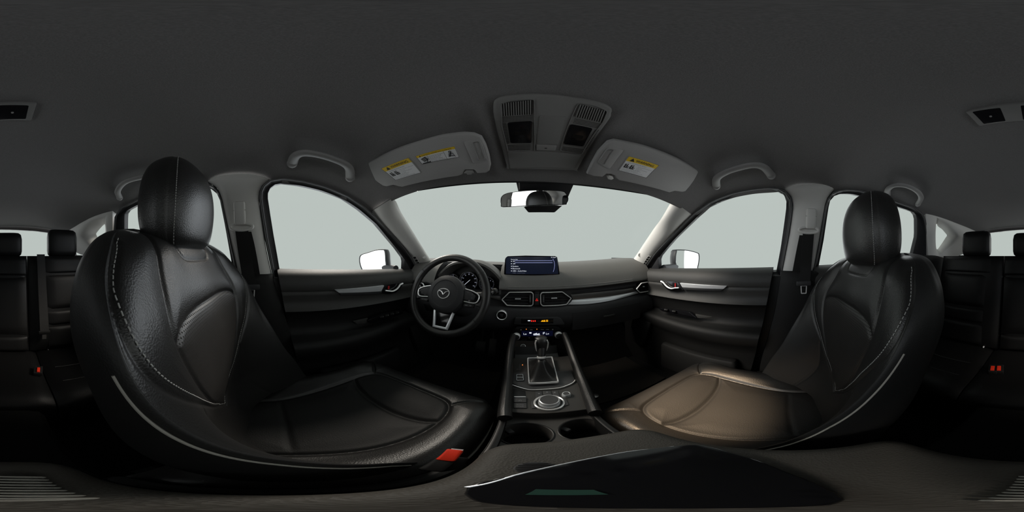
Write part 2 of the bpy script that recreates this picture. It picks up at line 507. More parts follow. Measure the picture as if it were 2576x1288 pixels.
# ---- headliner
edgeL = [ony(985, 491, 0.44)] + pts(onside, [(936, 530), (878, 494), (822, 469), (766, 454), (705, 447), (599, 441), (528, 451), (440, 468), (350, 500)], -1, 0.004) + pts(onc, [(283, 532), (224, 551), (178, 577)], -1, 0.004)
edgeR = [ony(1697, 500, 0.43)] + pts(onside, [(1741, 540), (1790, 504), (1833, 488), (1889, 476), (1949, 471), (2040, 468), (2098, 476), (2175, 480), (2270, 511)], 1, 0.004) + pts(onc, [(2329, 539), (2399, 560), (2458, 583)], 1, 0.004)
edgeL.append(Vector((-0.50, -1.43, 0.225))); edgeR.append(Vector((0.50, -1.43, 0.225)))
def roofz(y):
    P = [(.56, .25), (.525, .258), (.47, .279), (.36, .331), (.245, .379), (.12, .401), (-.1, .41), (-.4, .408), (-.8, .375), (-1.15, .325), (-1.45, .262)]
    for (a, za), (b, zb) in zip(P, P[1:]):
        if y >= b: return za + (zb - za) * (a - y) / (a - b)
    return P[-1][1]
rows = []
for i, (a, b) in enumerate(zip(edgeL, edgeR)):
    yc = [0.525, 0.462][i] if i < 2 else (a.y + b.y) / 2 + max(0, 0.03 - 0.008 * i)
    zc = roofz(yc); row = []
    nn = 48
    for j in range(nn + 1):
        t = -1 + 2 * j / nn
        e = a.lerp(b, (t + 1) / 2)
        k = 1 - abs(t) ** 2.4
        ze = e.z; x = e.x
        row.append(Vector((x, e.y + (yc - e.y) * (1 - t * t), ze + (zc - ze) * k)))
    rows.append(row)
# smooth along the length
fine = []
cols = [cr([r[j] for r in rows], 6) for j in range(len(rows[0]))]
for i in range(len(cols[0])):
    row = [c[i] for c in cols]
    for p in row:
        if p.y > 0.2:
            fade = min(1, (p.y - 0.2) / 0.1) * max(0, min(1, (0.50 - p.y) / 0.05))
            p.z -= 0.021 * fade * math.exp(-((abs(p.x - 0.005) - 0.128) / 0.020) ** 2)
    side_l = row[0] + Vector((-0.03, 0, -0.012)); side_r = row[-1] + Vector((0.03, 0, -0.012))
    fine.append([side_l] + row + [side_r])
h = MB(); h.grid(fine)
ceiling = struct(h.build('ceiling', 'headliner', sharp=60), 'grey fabric headliner lining the whole roof', 'ceiling')
BV_CEIL = bvh_of(ceiling)
hd = MB(); hd.tube([p + Vector((0, 0.003, 0.001)) for p in fine[0][1:-1]], 0.0045, 6)
hd.build('windscreen_edge_seal', 'seal', ceiling)

# ---- A pillars
A_W = {-1: [(987, 498), (1003, 530), (1031, 575), (1059, 620), (1084, 659), (1096, 680)],
       1: [(1696, 506), (1672, 545), (1650, 574), (1624, 612), (1596, 652), (1568, 676)]}
A_S = {-1: [(936, 530), (961, 561), (1000, 604), (1031, 640), (1050, 668), (1060, 692)],
       1: [(1741, 540), (1710, 570), (1675, 607), (1650, 634), (1628, 664), (1610, 692)]}
AY = [0.445, 0.53, 0.64, 0.76, 0.90, 0.98]
for side, nm, who in ((-1, 'trim_1', 'driver'), (1, 'trim_2', 'passenger')):
    G = []
    A = [ony(x, y, yy) for (x, y), yy in zip(A_W[side], AY)]
    B = pts(onside, A_S[side], side, 0.004)
    A = cr(A, 5); B = cr(B, 5)
    for a, b in zip(A, B):
        c = (a + b) / 2; out = (EYE - c).normalized()
        row = [a + Vector((side * 0.02, 0.04, 0))]
        for k in range(13):
            t = k / 12
            row.append(a.lerp(b, t) + out * 0.022 * (1 - abs(2 * t - 1) ** 2.5))
        row.append(b + Vector((side * 0.03, 0, 0)))
        G.append(row)
    m = MB(); m.grid(G)
    ap = struct(m.build(nm, 'pillar', sharp=60), 'pale grey windscreen pillar trim on the %s side' % who, 'pillar trim')
    sm = MB(); sm.tube([p for p in G[0][1:-1]], 0.0016, 6); sm.build('seam', 'headliner', ap)
    bv = bvh_of(ap)
    cxy = {-1: (1067, 645), 1: (1610, 642)}[side]
    c = cast(bv, *cxy, 0.001); n = (EYE - c).normalized()
    r = MB(); r.lathe([(0.0128, -0.002), (0.0128, 0.0012), (0.0115, 0.0016), (0.0112, 0.0004)], c, n, 20, cap0=False); r.build('airbag_cap', 'pillar', ap)
    tabq = {-1: [(1037, 646), (1045, 644), (1062, 672), (1057, 675)], 1: [(1638, 645), (1630, 644), (1616, 666), (1621, 669)]}[side]
    q = [cast(bv, x, y, 0.002) for x, y in tabq]
    for k in range(4):
        t0, t1 = (k + .22) / 4.2, (k + .72) / 4.2
        a0, a1 = q[0].lerp(q[3], t0), q[0].lerp(q[3], t1); b0, b1 = q[1].lerp(q[2], t0), q[1].lerp(q[2], t1)
        s_ = MB(); s_.plate([a0.lerp(b0, .12), b0.lerp(a0, .12), b1.lerp(a1, .12), a1.lerp(b1, .12)], 0.003, n)
        s_.build('vent_slot', 'seal', ap)
    fr = MB(); fr.frame(rnd(q, 0.003, 3), 0.0016, 0.0012, n); fr.build('slot_frame', 'pillar', ap)

# ---- B pillars
B_R = {-1: [(522, 455), (545, 472), (556, 495), (562, 525), (568, 553), (584, 624), (600, 694)],
       1: [(2100, 474), (2086, 492), (2078, 510), (2072, 545), (2064, 589), (2055, 640), (2045, 688)]}
B_F = {-1: [(678, 451), (659, 467), (651, 495), (654, 522), (658, 550), (669, 620), (686, 697)],
       1: [(1977, 476), (1990, 492), (1995, 514), (1992, 545), (1986, 585), (1979, 622), (1965, 688)]}
LOWF = {-1: [(686, 697), (705, 760), (735, 850), (760, 930)], 1: [(1965, 688), (1950, 780), (1932, 850), (1912, 920)]}
BV_B = {}
for side, nm, who in ((-1, 'trim_3', 'driver'), (1, 'trim_4', 'passenger')):
    A = cr(pts(onside, B_R[side], side, 0.006), 5); B = cr(pts(onside, B_F[side], side, 0.006), 5)
    G = []
    for a, b in zip(A, B):
        row = [a + Vector((side * .03, 0, 0))]
        for k in range(15):
            t = k / 14; row.append(a.lerp(b, t) - side_n(side) * (0.026 * (1 - abs(2 * t - 1) ** 4)))
        row.append(b + Vector((side * .03, 0, 0)))
        G.append(row)
    lift = []
    for k, p in enumerate(G[0]):
        t = min(max((k - 1) / 14, 0), 1); lift.append(p + Vector((0, 0, 0.016 * (1 - abs(2 * t - 1) ** 3))) + side_n(side) * 0.004)
    G = [lift] + G
    m = MB(); m.grid(G)
    bp = struct(m.build(nm, 'pillar', sharp=60), 'pale grey upper pillar trim beside the %s seat belt' % who, 'pillar trim')
    BV_B[side] = bvh_of(bp)
    # dark lower half
    F = [onx(x, y, side * 0.675) for x, y in LOWF[side]]
    F = cr(F + [Vector((side * 0.675, F[-1].y + 0.01, -0.82))], 4)
    R = [Vector((side * 0.675, -0.19, p.z)) for p in F]
    G2_ = []
    for i, (a, b) in enumerate(zip(R, F)):
        a = a.copy(); a.y = A[-1].y - 0.03
        row = [a + Vector((side * .06, 0, 0))]
        for k in range(11):
            t = k / 10; row.append(a.lerp(b, t) - Vector((side, 0, 0)) * 0.02 * (1 - abs(2 * t - 1) ** 3))
        row.append(b + Vector((side * .06, 0, 0)))
        G2_.append(row)
    G2_ = [[p + Vector((side * .012, 0, .012)) for p in G2_[0]]] + G2_
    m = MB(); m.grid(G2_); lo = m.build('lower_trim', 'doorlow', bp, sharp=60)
    BV_B[side, 'low'] = bvh_of(lo)

# ---- C pillars with quarter windows
C_O = {-1: [(283, 530), (261, 535), (240, 543), (224, 550), (200, 563), (172, 580), (160, 605), (180, 630), (203, 640), (240, 650), (284, 665), (283, 600)],
       1: [(2329, 537), (2356, 540), (2385, 552), (2399, 559), (2430, 571), (2464, 586), (2475, 610), (2440, 632), (2400, 648), (2370, 660), (2337, 668), (2332, 600)]}
C_R = {-1: [(266, 552), (257, 550), (246, 551), (234, 555), (216, 569.5), (205, 592), (210, 603), (222, 613), (232, 620), (250, 627), (268, 622), (268, 592)],
       1: [(2356, 551), (2362, 552), (2370, 554), (2378, 560), (2391, 570), (2408, 592), (2402, 604), (2390, 617), (2377, 628), (2365, 638), (2356, 632), (2353, 592)]}
C_G = {-1: [(264, 566), (261, 566), (256, 571), (250, 577), (246, 582), (242, 588), (244, 594), (247, 600), (250, 606), (254, 610), (264, 609), (265, 592)],
       1: [(2355, 565), (2358, 568), (2363, 572), (2370, 577), (2377, 585), (2382, 592), (2378, 599), (2371, 610), (2366, 617), (2358, 627), (2355, 622), (2354, 599)]}
win_n = 1
def pane(loop, name, label, n_hint):
    m = MB(); m.plate(loop, 0.004, n_hint)
    return struct(m.build(name, 'glass', smooth=False), label, 'window')
for side, nm, who in ((-1, 'trim_5', 'driver'), (1, 'trim_6', 'passenger')):
    Lo = resample(pts(onc, C_O[side], side, 0.0), 72, True)
    def dense(d, off):
        P = pts(onc, d, side, off); return cr(P, 6, True)
    def corr(d, off):  # same vertex count, vertex by vertex
        P = pts(onc, d, side, off); out = []
        for a, b in zip(P, P[1:] + P[:1]):
            out += [a.lerp(b, k / 6) for k in range(6)]
        return out
    o_, r_, g_ = corr(C_O[side], 0), dense(C_R[side], 0.0), dense(C_G[side], 0.075)
    m = MB()
    rings = [[p + Vector((side * .03, 0, 0)) for p in o_], o_, [a.lerp(b, .5) + Vector((-side * .004, 0, 0)) for a, b in zip(o_, r_)], [a.lerp(b, .93) + Vector((-side * .002, 0, 0)) for a, b in zip(o_, r_)], [a.lerp(b, .12) for a, b in zip(r_, g_)], [a.lerp(b, .55) for a, b in zip(r_, g_)], g_]
    m.grid(rings, cv=True)
    cp = struct(m.build(nm, 'pillar', sharp=50), 'pale grey rear quarter trim around the small window on the %s side' % who, 'pillar trim')
    gcen = sum(g_, Vector()) / len(g_)
    pane([gcen + (p - gcen) * 1.12 + Vector((side * .004, 0, 0)) for p in g_], 'window_%d' % win_n, 'small triangular rear quarter window on the %s side' % who, (-side, 0, 0)); win_n += 1
    # panel between the quarter trim and the tailgate
    m = MB(); m.grid([[Vector((side * .64, -.80, -.45)), Vector((side * .60, -1.15, -.45)), Vector((side * .54, -1.5, -.45))],
                      [Vector((side * .68, -.80, .005)), Vector((side * .61, -1.15, .005)), Vector((side * .54, -1.5, .01))]])
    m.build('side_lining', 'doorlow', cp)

# ---- tailgate frame and rear window
gy = -1.45
Gt = [Vector((-.43, gy, -.06)), ony(128, 586, gy), ony(90, 581, gy), ony(40, 578, gy), ony(0, 577, gy), ony(2536, 580, gy), ony(2487, 586, gy), Vector((.40, gy, -.06))]
Gt[1].x = min(Gt[1].x, -.36)
Ot = [Vector((-.58, gy, -.08)), ony(160, 574, gy), ony(110, 566, gy), ony(50, 563.5, gy), ony(0, 563.5, gy), ony(2536, 567, gy), ony(2468, 574, gy), Vector((.56, gy, -.08))]
def dens(P, n=5):
    return [a.lerp(b, k / n) for a, b in zip(P, P[1:] + P[:1]) for k in range(n)]
g_, o_ = dens(Gt), dens(Ot)
m = MB(); m.grid([[p * 1 + Vector((p.x * .15, -.02, .03)) for p in o_], o_, [a.lerp(b, .5) + Vector((0, .008, 0)) for a, b in zip(o_, g_)], g_, [p + Vector((0, -.03, 0)) for p in g_]], cv=True)
struct(m.build('trim_7', 'seal', sharp=50), 'black tailgate frame around the rear window', 'window frame')
pane([p + Vector((0, -.02, 0)) for p in Gt], 'window_3', 'wide rear window in the tailgate behind the rear bench', (0, 1, 0))

# ---- windscreen
hdr = fine[0][1:-1]
top = [Vector((p.x * 1.12, p.y + .03, p.z + .012)) for p in hdr]
bot = []
for p in top:
    t = p.x / 0.58
    bot.append(Vector((t * 0.86, 1.24 - 0.16 * t * t, -0.08)))
m = MB(); m.thick([[a.lerp(b, k / 6) + Vector((0, .02, .015)) * math.sin(PI * k / 6) for a, b in zip(top, bot)] for k in range(7)], (0, .004, .003))
windscreen = struct(m.build('window_4', 'glass'), 'wide sloping windscreen above the dashboard', 'window')

# ---- doors
BELT = [(-.047, .725), (-.052, .705), (-.058, .690), (-.070, .672), (-.095, .663), (-.127, .659), (-.132, .664), (-.137, .659), (-.150, .661), (-.170, .668), (-.190, .668), (-.206, .657), (-.212, .652)]
LOWP = [(-.212, .652), (-.218, .660), (-.240, .677), (-.290, .686), (-.322, .682), (-.336, .668), (-.341, .628), (-.350, .610), (-.368, .604), (-.400, .610), (-.430, .637), (-.460, .665), (-.500, .676), (-.60, .676), (-.80, .676)]
def zbelt(y): return -0.025 * y / 0.7 - 0.004
def door_rows(prof, y0, y1, side, slope, n=24):
    G = []
    for k in range(n + 1):
        row = []
        for z, x in prof:
            ya = y0 + slope * max(0, -z - .06)
            y = ya + (y1 - ya) * k / n
            w_ = max(0, min(1, (0.25 + z) / 0.15))
            arm = 0
            if z < -.32 and y > .42 and z > -.45: arm = min(1, (y - .42) / .3) * .045
            row.append(Vector((side * (x + arm * .5), y, z + zbelt(y) * (1 if z > -.3 else .6))))
        G.append(row)
    return G
DOORSPEC = {}
dn = 1
for side, who in ((-1, 'driver'), (1, 'passenger')):
    for front in (True, False):
        y0, y1 = (.035, 1.02) if front else (-.84, -.15)
        d = thing('door_%d' % dn, (side * .69, (y0 + y1) / 2, -.82), 'black padded %s door panel on the %s side with %s' % ('front' if front else 'rear', who, 'silver trim strip and chrome latch lever' if front else 'its window frame'), 'door', kind='structure'); dn += 1
        DOORSPEC[side, front] = d
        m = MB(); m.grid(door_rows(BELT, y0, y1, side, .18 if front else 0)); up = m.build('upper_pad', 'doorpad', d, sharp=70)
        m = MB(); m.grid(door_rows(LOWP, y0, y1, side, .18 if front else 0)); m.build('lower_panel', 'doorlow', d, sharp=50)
        # end cap closes the panel
        for G in (door_rows(BELT, y0, y1, side, .18 if front else 0, 1) + door_rows(LOWP, y0, y1, side, .18 if front else 0, 1),):
            pass
        e = MB()
        ends = door_rows(BELT + LOWP[1:], y0, y1, side, .18 if front else 0, 1)
        for row in ends:
            e.strip(row, [Vector((side * .75, p.y, p.z)) for p in row])
        e.build('panel_edge', 'seal', d)
        O, Gl = (O1, G1) if front else (O2, G2)
        ns = 150
        o_ = resample(pts(onside, O[side], side, 0.0), ns, True); g_ = resample(pts(onside, Gl[side], side, 0.024), ns, True)
        # align loops by nearest start
        m = MB()
        def near(pl, q): return min(range(len(pl)), key=lambda i: (pl[i] - q).length)
        gg = []
        k0 = 0
        # map by arc fractions between matching outline vertices
        po, pg = pts(onside, O[side], side, 0.0), pts(onside, Gl[side], side, 0.024)
        if len(po) != len(pg):
            pg = resample(pg, 60, True); po = resample(po, 60, True)
        def dn_(P, n=5): return [a.lerp(b, k / n) for a, b in zip(P, P[1:] + P[:1]) for k in range(n)]
        po, pg = dn_(po), dn_(pg); nn_ = side_n(side)
        m.grid([[p + nn_ * .03 for p in po], po, [a.lerp(b, .3) - nn_ * .007 for a, b in zip(po, pg)], [a.lerp(b, .42) + nn_ * .004 for a, b in zip(po, pg)], [a.lerp(b, .8) + nn_ * .004 for a, b in zip(po, pg)], pg, [p + nn_ * .03 for p in pg]], cv=True)
        m.build('window_frame', 'seal', d, sharp=50)
        t_ = MB(); ring = [a.lerp(b, .16) - nn_ * .004 for a, b in zip(po, pg)]
        t_.tube(ring, 0.0022, 6, closed=True); t_.build('weatherstrip', 'sealgrey', d)
        gcen = sum(pg, Vector()) / len(pg)
        pane([gcen + (p - gcen) * 1.05 + nn_ * .010 for p in pg], 'window_%d' % (dn + 3), 'side window of the %s door on the %s side' % ('front' if front else 'rear', who), (-side, 0, 0))

# door furniture (front doors)
STRIP = {-1: [(843, 729.5), (967, 718), (959, 733), (853, 737)], 1: [(1709.5, 712), (1828, 720), (1820, 727), (1716, 723)]}
BAND = {-1: [(853, 737), (959, 733), (956, 740), (858, 743)], 1: [(1716, 723), (1820, 727), (1814, 732), (1720, 729)]}
BOWL = {-1: [(968, 717), (985, 714), (1016, 710), (1010, 722), (996, 737), (980, 740), (957, 738)], 1: [(1706, 711), (1690, 708), (1660, 705), (1666, 716), (1680, 730), (1696, 733), (1719, 730)]}
LEVER = {-1: [(1013, 713), (1007, 716), (1003, 722), (997, 728), (988, 732.5), (978, 732), (969, 731)], 1: [(1663, 707.5), (1669, 711), (1674, 717), (1681, 723), (1690, 726), (1698, 724.5), (1708, 724)]}
for side in (-1, 1):
    d = DOORSPEC[side, True]; inn = (-side, 0, 0)
    def DX(lst, x): return [onx(a, b, side * x) for a, b in lst]
    m = MB(); m.plate(rnd(DX(STRIP[side], .648), .003, 3), .012, inn, .0015); m.build('trim_strip', 'silver', d)
    m = MB(); m.plate(DX(BAND[side], .650), .01, inn, .001); m.build('trim_groove', 'seal', d)
    m = MB(); m.plate(rnd(DX(BOWL[side], .652), .004, 3), .01, inn, .0015); m.build('latch_bowl', 'gloss', d)
    path = cr(DX(LEVER[side], .643), 4)
    m = MB(); m.tube(path, lambda t: .0042 + .002 * (1 - t), 8, flat=.8); m.build('latch_lever', 'chrome', d)
    lk = {-1: [(976, 720), (980, 719), (980, 727), (976, 728)], 1: [(1697, 712), (1700, 713), (1700, 722), (1697, 722)]}[side]
    m = MB(); m.plate(DX(lk, .647), .003, inn); m.build('lock_mark', 'hazard', d)
    # window switches on the armrest
    sw = {-1: [(925, 806), (960, 790), (1010, 780), (1014, 789), (968, 806), (930, 815)], 1: [(1655, 775), (1690, 779), (1735, 786), (1752, 800), (1720, 796), (1665, 783)]}[side]
    P = [onx(a, b, side * .64) for a, b in sw]
    m = MB(); m.plate(rnd(P, .006, 3), .02, inn, .002); sp = m.build('switch_panel', 'gloss', d)
    for k in range(4 if side < 0 else 2):
        c0 = onx(*( (960 + 13 * k, 797 - 3.5 * k) if side < 0 else (1676 + 20 * k, 779 + 4 * k)), side * .634)
        s_ = MB(); s_.box(c0, (.012, .026, .010), bev=.003); s_.build('window_switch', 'black', sp)
        s_ = MB(); s_.box(c0 + Vector((-side * .0065, .004, .001)), (.0008, .005, .002)); s_.build('switch_mark', 'grey_print', sp)
    # pull pocket lid, light facet behind the switches
    pk = {-1: [(888, 808), (925, 800), (925, 812), (900, 816)], 1: [(1749, 790), (1790, 797), (1776, 800), (1752, 800)]}[side]
    m = MB(); m.plate([onx(a, b, side * .652) for a, b in pk], .006, inn, .001); m.build('pull_pocket', 'doorpad', d)
    # lower map pocket with speaker cover
    m = MB(); m.box((side * .645, .40, -.63), (.05, .42, .20), bev=.02); mp = m.build('map_pocket', 'black', d)
    m = MB(); m.box((side * .655, .82, -.52), (.035, .16, .26), R=Matrix.Rotation(.35, 3, 'X'), bev=.01); m.build('kick_panel', 'doorlow', d)
    # mirror sail triangle
    tri = {-1: [(1018, 652), (1040, 690), (1016, 690)], 1: [(1655, 648), (1630, 688), (1658, 688)]}[side]
    m = MB(); m.plate([onside(a, b, side, -.002) for a, b in tri], .02, inn, .002); m.build('mirror_sail', 'seal', d)
# ================================================================== DASHBOARD
def yface(x): return .835 - .085 * (x / .68) ** 2
def dzx(x): return .030 * (x / .68) ** 2
PADP = [(.40, -.048), (.30, -.046), (.2, -.047), (.12, -.058), (.065, -.083), (.028, -.116), (.006, -.150), (-.003, -.170), (-.001, -.178), (.008, -.182)]
FACEP = [(.008, -.182), (.016, -.186), (.018, -.20), (.018, -.262), (.010, -.270), (-.006, -.282), (-.014, -.30), (-.018, -.325), (-.018, -.35), (-.008, -.385), (.02, -.42), (.07, -.46), (.16, -.49)]
def dash_grid(prof, xs, dx=0):
    return [[Vector((x, yface(x) + a, z + dzx(x))) for a, z in prof] for x in xs]
dash = thing('dashboard', (0, .85, -.49), 'black dashboard with stitched top pad, chrome-framed vents and silver trim', 'dashboard')
xs = [-.69 + 1.38 * i / 60 for i in range(61)]
def smoothprof(P, n=4): return [(p.x, p.y) for p in cr([Vector((a, b, 0)) for a, b in P], n)]
HC = -.355; CW = .178
m = MB(); sp_ = smoothprof(PADP)
m.grid(dash_grid(sp_, [-.69 + (HC - CW + .69) * i / 8 for i in range(9)]))
m.grid(dash_grid(sp_, [HC + CW + (.69 - HC - CW) * i / 44 for i in range(45)]))
far = [p for p in sp_ if p[0] > .13]
m.grid(dash_grid(far, [HC - CW + 2 * CW * i / 12 for i in range(13)]))
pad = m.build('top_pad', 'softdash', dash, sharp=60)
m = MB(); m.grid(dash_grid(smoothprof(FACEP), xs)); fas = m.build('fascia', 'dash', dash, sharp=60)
for sx in (-1, 1):
    e = MB(); P = dash_grid(PADP + FACEP[1:], [sx * .69])[0]
    e.strip(P, [Vector((sx * .69, 1.25, p.z)) for p in P]); e.build('end_cap', 'dash', dash)
BV_PAD, BV_FAS = bvh_of(pad), bvh_of(fas)

# stitched seam along the pad lip: two rows of short stitches
st = MB()
for row in (0, 1):
    for k in range(230):
        x = -.13 + .0030 * k
        if x > .56: break
        a, z = ((.0005, -.1605), (-.0042, -.1705))[row]
        p = Vector((x, yface(x) + a - .0012, z + dzx(x)))
        st.box(p, (.0017, .0012, .0024))
st.build('pad_stitching', 'thread', dash); COL.objects[-1]['kind'] = 'stuff'

FN = (0, -1, 0)
def FY(lst, y): return [ony(a, b, y) for a, b in lst]
def vent(outline, y, knob, wheel, nslat=4, tabdir=1):
    P = rnd(FY(outline, y), .006, 3)
    v = MB(); v.plate([p + Vector((0, .028, 0)) for p in inset(P, .003, poly_normal(P))], .004, FN)
    a = v.build('air_vent', 'black', dash)
    w_ = MB(); n = poly_normal(P); Pi = P if n.y < 0 else P[::-1]
    Pi = inset(Pi, .004, poly_normal(Pi)); w_.grid([Pi, [p + Vector((0, .03, 0)) for p in Pi]], cv=True); w_.build('vent_wall', 'black', a)
    c = MB(); c.frame(P, .0052, .004, FN); c.build('vent_frame', 'chrome', a)
    xs_ = [p.x for p in P]; zs = [p.z for p in P]
    z0, z1 = min(zs), max(zs)
    def span(z):
        X = []
        for p, q in zip(P, P[1:] + P[:1]):
            if (p.z - z) * (q.z - z) <= 0 and abs(p.z - q.z) > 1e-7:
                X.append(p.x + (q.x - p.x) * (z - p.z) / (q.z - p.z))
        return min(X), max(X)
    for k in range(nslat):
        z = z0 + (z1 - z0) * (k + 1) / (nslat + 1)
        a0, a1 = span(z); b0, b1 = a0 + .008, a1 - .008
        if wheel > 0: b1 -= .018
        if wheel < 0: b0 += .018
        s = MB(); s.box(((b0 + b1) / 2, y + .008, z), (b1 - b0, .012, .0018), R=Matrix.Rotation(.25, 3, 'X')); s.build('slat', 'dash', a)
    if nslat > 3:
        for k in range(6):
            x = min(xs_) + (max(xs_) - min(xs_)) * (k + 1.3) / 8
            s = MB(); s.box((x, y + .02, (z0 + z1) / 2), (.0016, .010, (z1 - z0) * .7)); s.build('vane', 'dash', a)
    kc = ony(*knob, y - .002)
    s = MB(); s.box(kc, (.030 if nslat > 3 else .012, .010, .0055), bev=.002); s.build('direction_tab', 'silver', a)
    if wheel:
        x = (max(xs_) - .018) if wheel > 0 else (min(xs_) + .018)
        s = MB(); s.box((x, y + .004, (z0 + z1) / 2), (.010, .010, (z1 - z0) * .62), bev=.002); tw = s.build('thumb_wheel', 'dash', a)
        for k in range(5):
            s = MB(); s.box((x, y - .0012, (z0 + z1) / 2 + (k - 2) * .006), (.006, .001, .0018)); s.build('ridge', 'grey_print', tw)
    return a
YV = .832
vent([(1260.7, 753.6), (1281, 734), (1336.7, 733.6), (1342.7, 739), (1342, 766.4), (1336.7, 770.7), (1274.4, 769)], YV, (1303, 752), 1)
vent([(1358.4, 740.8), (1363, 734.8), (1415, 733), (1438.4, 750), (1426.4, 766.4), (1409, 769), (1365, 770.7), (1359, 765.5)], YV, (1394, 750), -1)
vent([(1600, 727), (1613, 711.5), (1634, 708), (1638.5, 724), (1635, 733), (1609, 737)], .752, (1619, 721), 0, 3)
vent([(1072, 728), (1064, 712), (1043, 708), (1038, 724), (1042, 733), (1063, 737)], .752, (1055, 721), 0, 3)
# hazard switch between the centre vents
m = MB(); m.plate(rnd(FY([(1344.5, 733), (1356.5, 733), (1357, 769), (1344.5, 769)], .834), .004, 3), .02, FN, .002); hz = m.build('hazard_panel', 'black', dash)
m = MB(); m.plate(FY([(1345.5, 740), (1356, 740), (1356, 766), (1345.5, 766)], .831), .004, FN, .001); m.build('hazard_switch', 'dash', dash)
m = MB(); T = FY([(1350.5, 750.5), (1354, 757), (1347, 757)], .8295); m.frame(T, .0014, .0006, FN); m.build('hazard_mark', 'red_em', hz)
# silver trim to the passenger vent and the dark band above it
def trimband(up_, lo_, name, mt, out, y_off):
    A = [cast(BV_FAS, x, y, out) for x, y in up_]; B = [cast(BV_FAS, x, y, out) for x, y in lo_]
    A, B = cr(A, 6), cr(B, 6)
    G = [[p for p in A], [a.lerp(b, .5) + Vector((0, -.004, 0)) for a, b in zip(A, B)], B]
    k = MB(); k.thick(G, (0, .010, 0)); return k.build(name, mt, dash, sharp=60)
trimband([(1436, 741), (1480, 737), (1530, 732), (1570, 728), (1596, 724)], [(1441, 754), (1480, 751), (1530, 746), (1570, 739.5), (1598, 734)], 'trim_band', 'gunmetal', .006, 0)
trimband([(1441, 754), (1480, 751), (1530, 746), (1570, 739.5), (1600, 733)], [(1429, 766.5), (1480, 764.5), (1530, 757.5), (1570, 748), (1606, 737.5)], 'silver_trim', 'silver', .007, 0)
trimband([(1200, 743), (1225, 743), (1258, 745)], [(1200, 748), (1225, 748), (1262, 757)], 'driver_trim', 'gunmetal', .006, 0)
# dark slot under the pad on the passenger side
trimband([(1440, 736), (1500, 729), (1560, 721), (1600, 715)], [(1440, 741), (1500, 735), (1560, 728.5), (1598, 722)], 'shadow_gap', 'seal', .003, 0)
# start button
c = ony(1262, 793.5, .806)
m = MB(); m.lathe([(.0265, .02), (.0265, -.001), (.0245, -.0035), (.0225, -.001), (.0225, .004)], c, (0, 1, 0), 32, cap1=False); sb = m.build('start_button', 'chrome', dash)
m = MB(); m.lathe([(.0222, .02), (.0222, .001), (.0205, -.001)], c, (0, 1, 0), 32); m.build('button_face', 'gloss', sb)
m = MB()
for i, t in enumerate(('ENGINE', 'START', 'STOP')):
    text_into(m, t, c + Vector((0, -.0015, .006 - i * .006)), (1, 0, 0), (0, 0, 1), .0036, 'CENTER')
m.build('button_print', 'grey_print', sb)
# centre stack lower face
stackP = [ony(1283, 799, .802), ony(1425, 799, .802), ony(1422, 822, .795), ony(1418, 858, .785), ony(1286, 858, .785), ony(1286, 822, .795)]
m = MB(); m.plate(rnd(FY([(1293, 816), (1296, 800), (1404, 799), (1414, 804), (1420, 814), (1420, 817)], .800), .006, 3), .03, FN, .002); ip = m.build('indicator_panel', 'dash', dash)
m = MB(); m.plate(FY([(1311, 802), (1392, 801.5), (1392, 813), (1311, 814)], .799), .006, FN, .0008); m.build('indicator_window', 'gloss', ip)
def lamp_marks(rects, y, mt, name, par):
    for x0, y0, x1, y1 in rects:
        k = MB(); k.plate(FY([(x0, y0), (x1, y0), (x1, y1), (x0, y1)], y), .0005, FN); k.build(name, mt, par)
lamp_marks([(1328, 805.5, 1330.6, 808), (1331.4, 805.5, 1334, 808)], .7975, 'white_em', 'passenger_airbag_mark', ip)
lamp_marks([(1336, 805.5, 1338.5, 809.5), (1340.5, 806, 1343, 809.5), (1345, 805.5, 1347.5, 809.5)], .7975, 'red_em', 'belt_warning_mark', ip)
lamp_marks([(1361, 808, 1372, 809.5), (1363, 805.5, 1366, 808), (1367.5, 805, 1371, 808), (1373.5, 804.5, 1375, 809.5), (1376, 804.5, 1378.5, 809.5)], .7975, 'amber_em', 'airbag_off_mark', ip)
# climate panel
CY = .782
m = MB(); m.plate(rnd(FY([(1288, 836), (1298, 824.5), (1312, 823.5), (1398, 823), (1408, 825), (1417, 835), (1415, 848), (1404, 856), (1298, 857), (1288, 848)], CY), .008, 4), .04, FN, .003); cp = m.build('climate_panel', 'gloss', dash)
m = MB(); m.plate(FY([(1312, 832.5), (1391, 832), (1391, 845), (1312, 845.5)], CY - .001), .003, FN, .0006); m.build('climate_display', 'clim', cp)
for px, py in ((1316.5, 842), (1373, 841.5)):
    tx = MB(); text_into(tx, 'Lo', ony(px, py, CY - .0018), (1, 0, 0), (0, 0, 1), .0105); tx.build('temperature_text', 'white_em', cp, recalc=False)
lamp_marks([(1331.5, 836, 1337, 839)] + [(1342 + 3.2 * k, 839.5 - .9 * (k % 3), 1344.4 + 3.2 * k, 842) for k in range(5)] + [(1342, 842.5, 1359, 843.4), (1366, 836, 1367.4, 841), (1368.4, 835.5, 1370, 839)], CY - .0018, 'white_em', 'climate_symbol', cp)
lamp_marks([(1309, 828.5, 1312, 831), (1334, 829, 1340, 830.4), (1360, 828, 1368, 829.4), (1373, 828, 1381, 829.4), (1389, 827.5, 1392, 830), (1330, 849.5, 1333, 850.5), (1345, 849, 1347, 851), (1354, 849, 1359, 851), (1366, 848.5, 1373, 851)], CY - .0006, 'grey_print', 'button_symbol', cp)
for px in (1324, 1350.6):
    k = MB(); k.lathe([(.0022, .002), (.0022, -.0012)], ony(px, 828, CY), (0, 1, 0), 10); k.build('indicator_light', 'orange_em', cp)
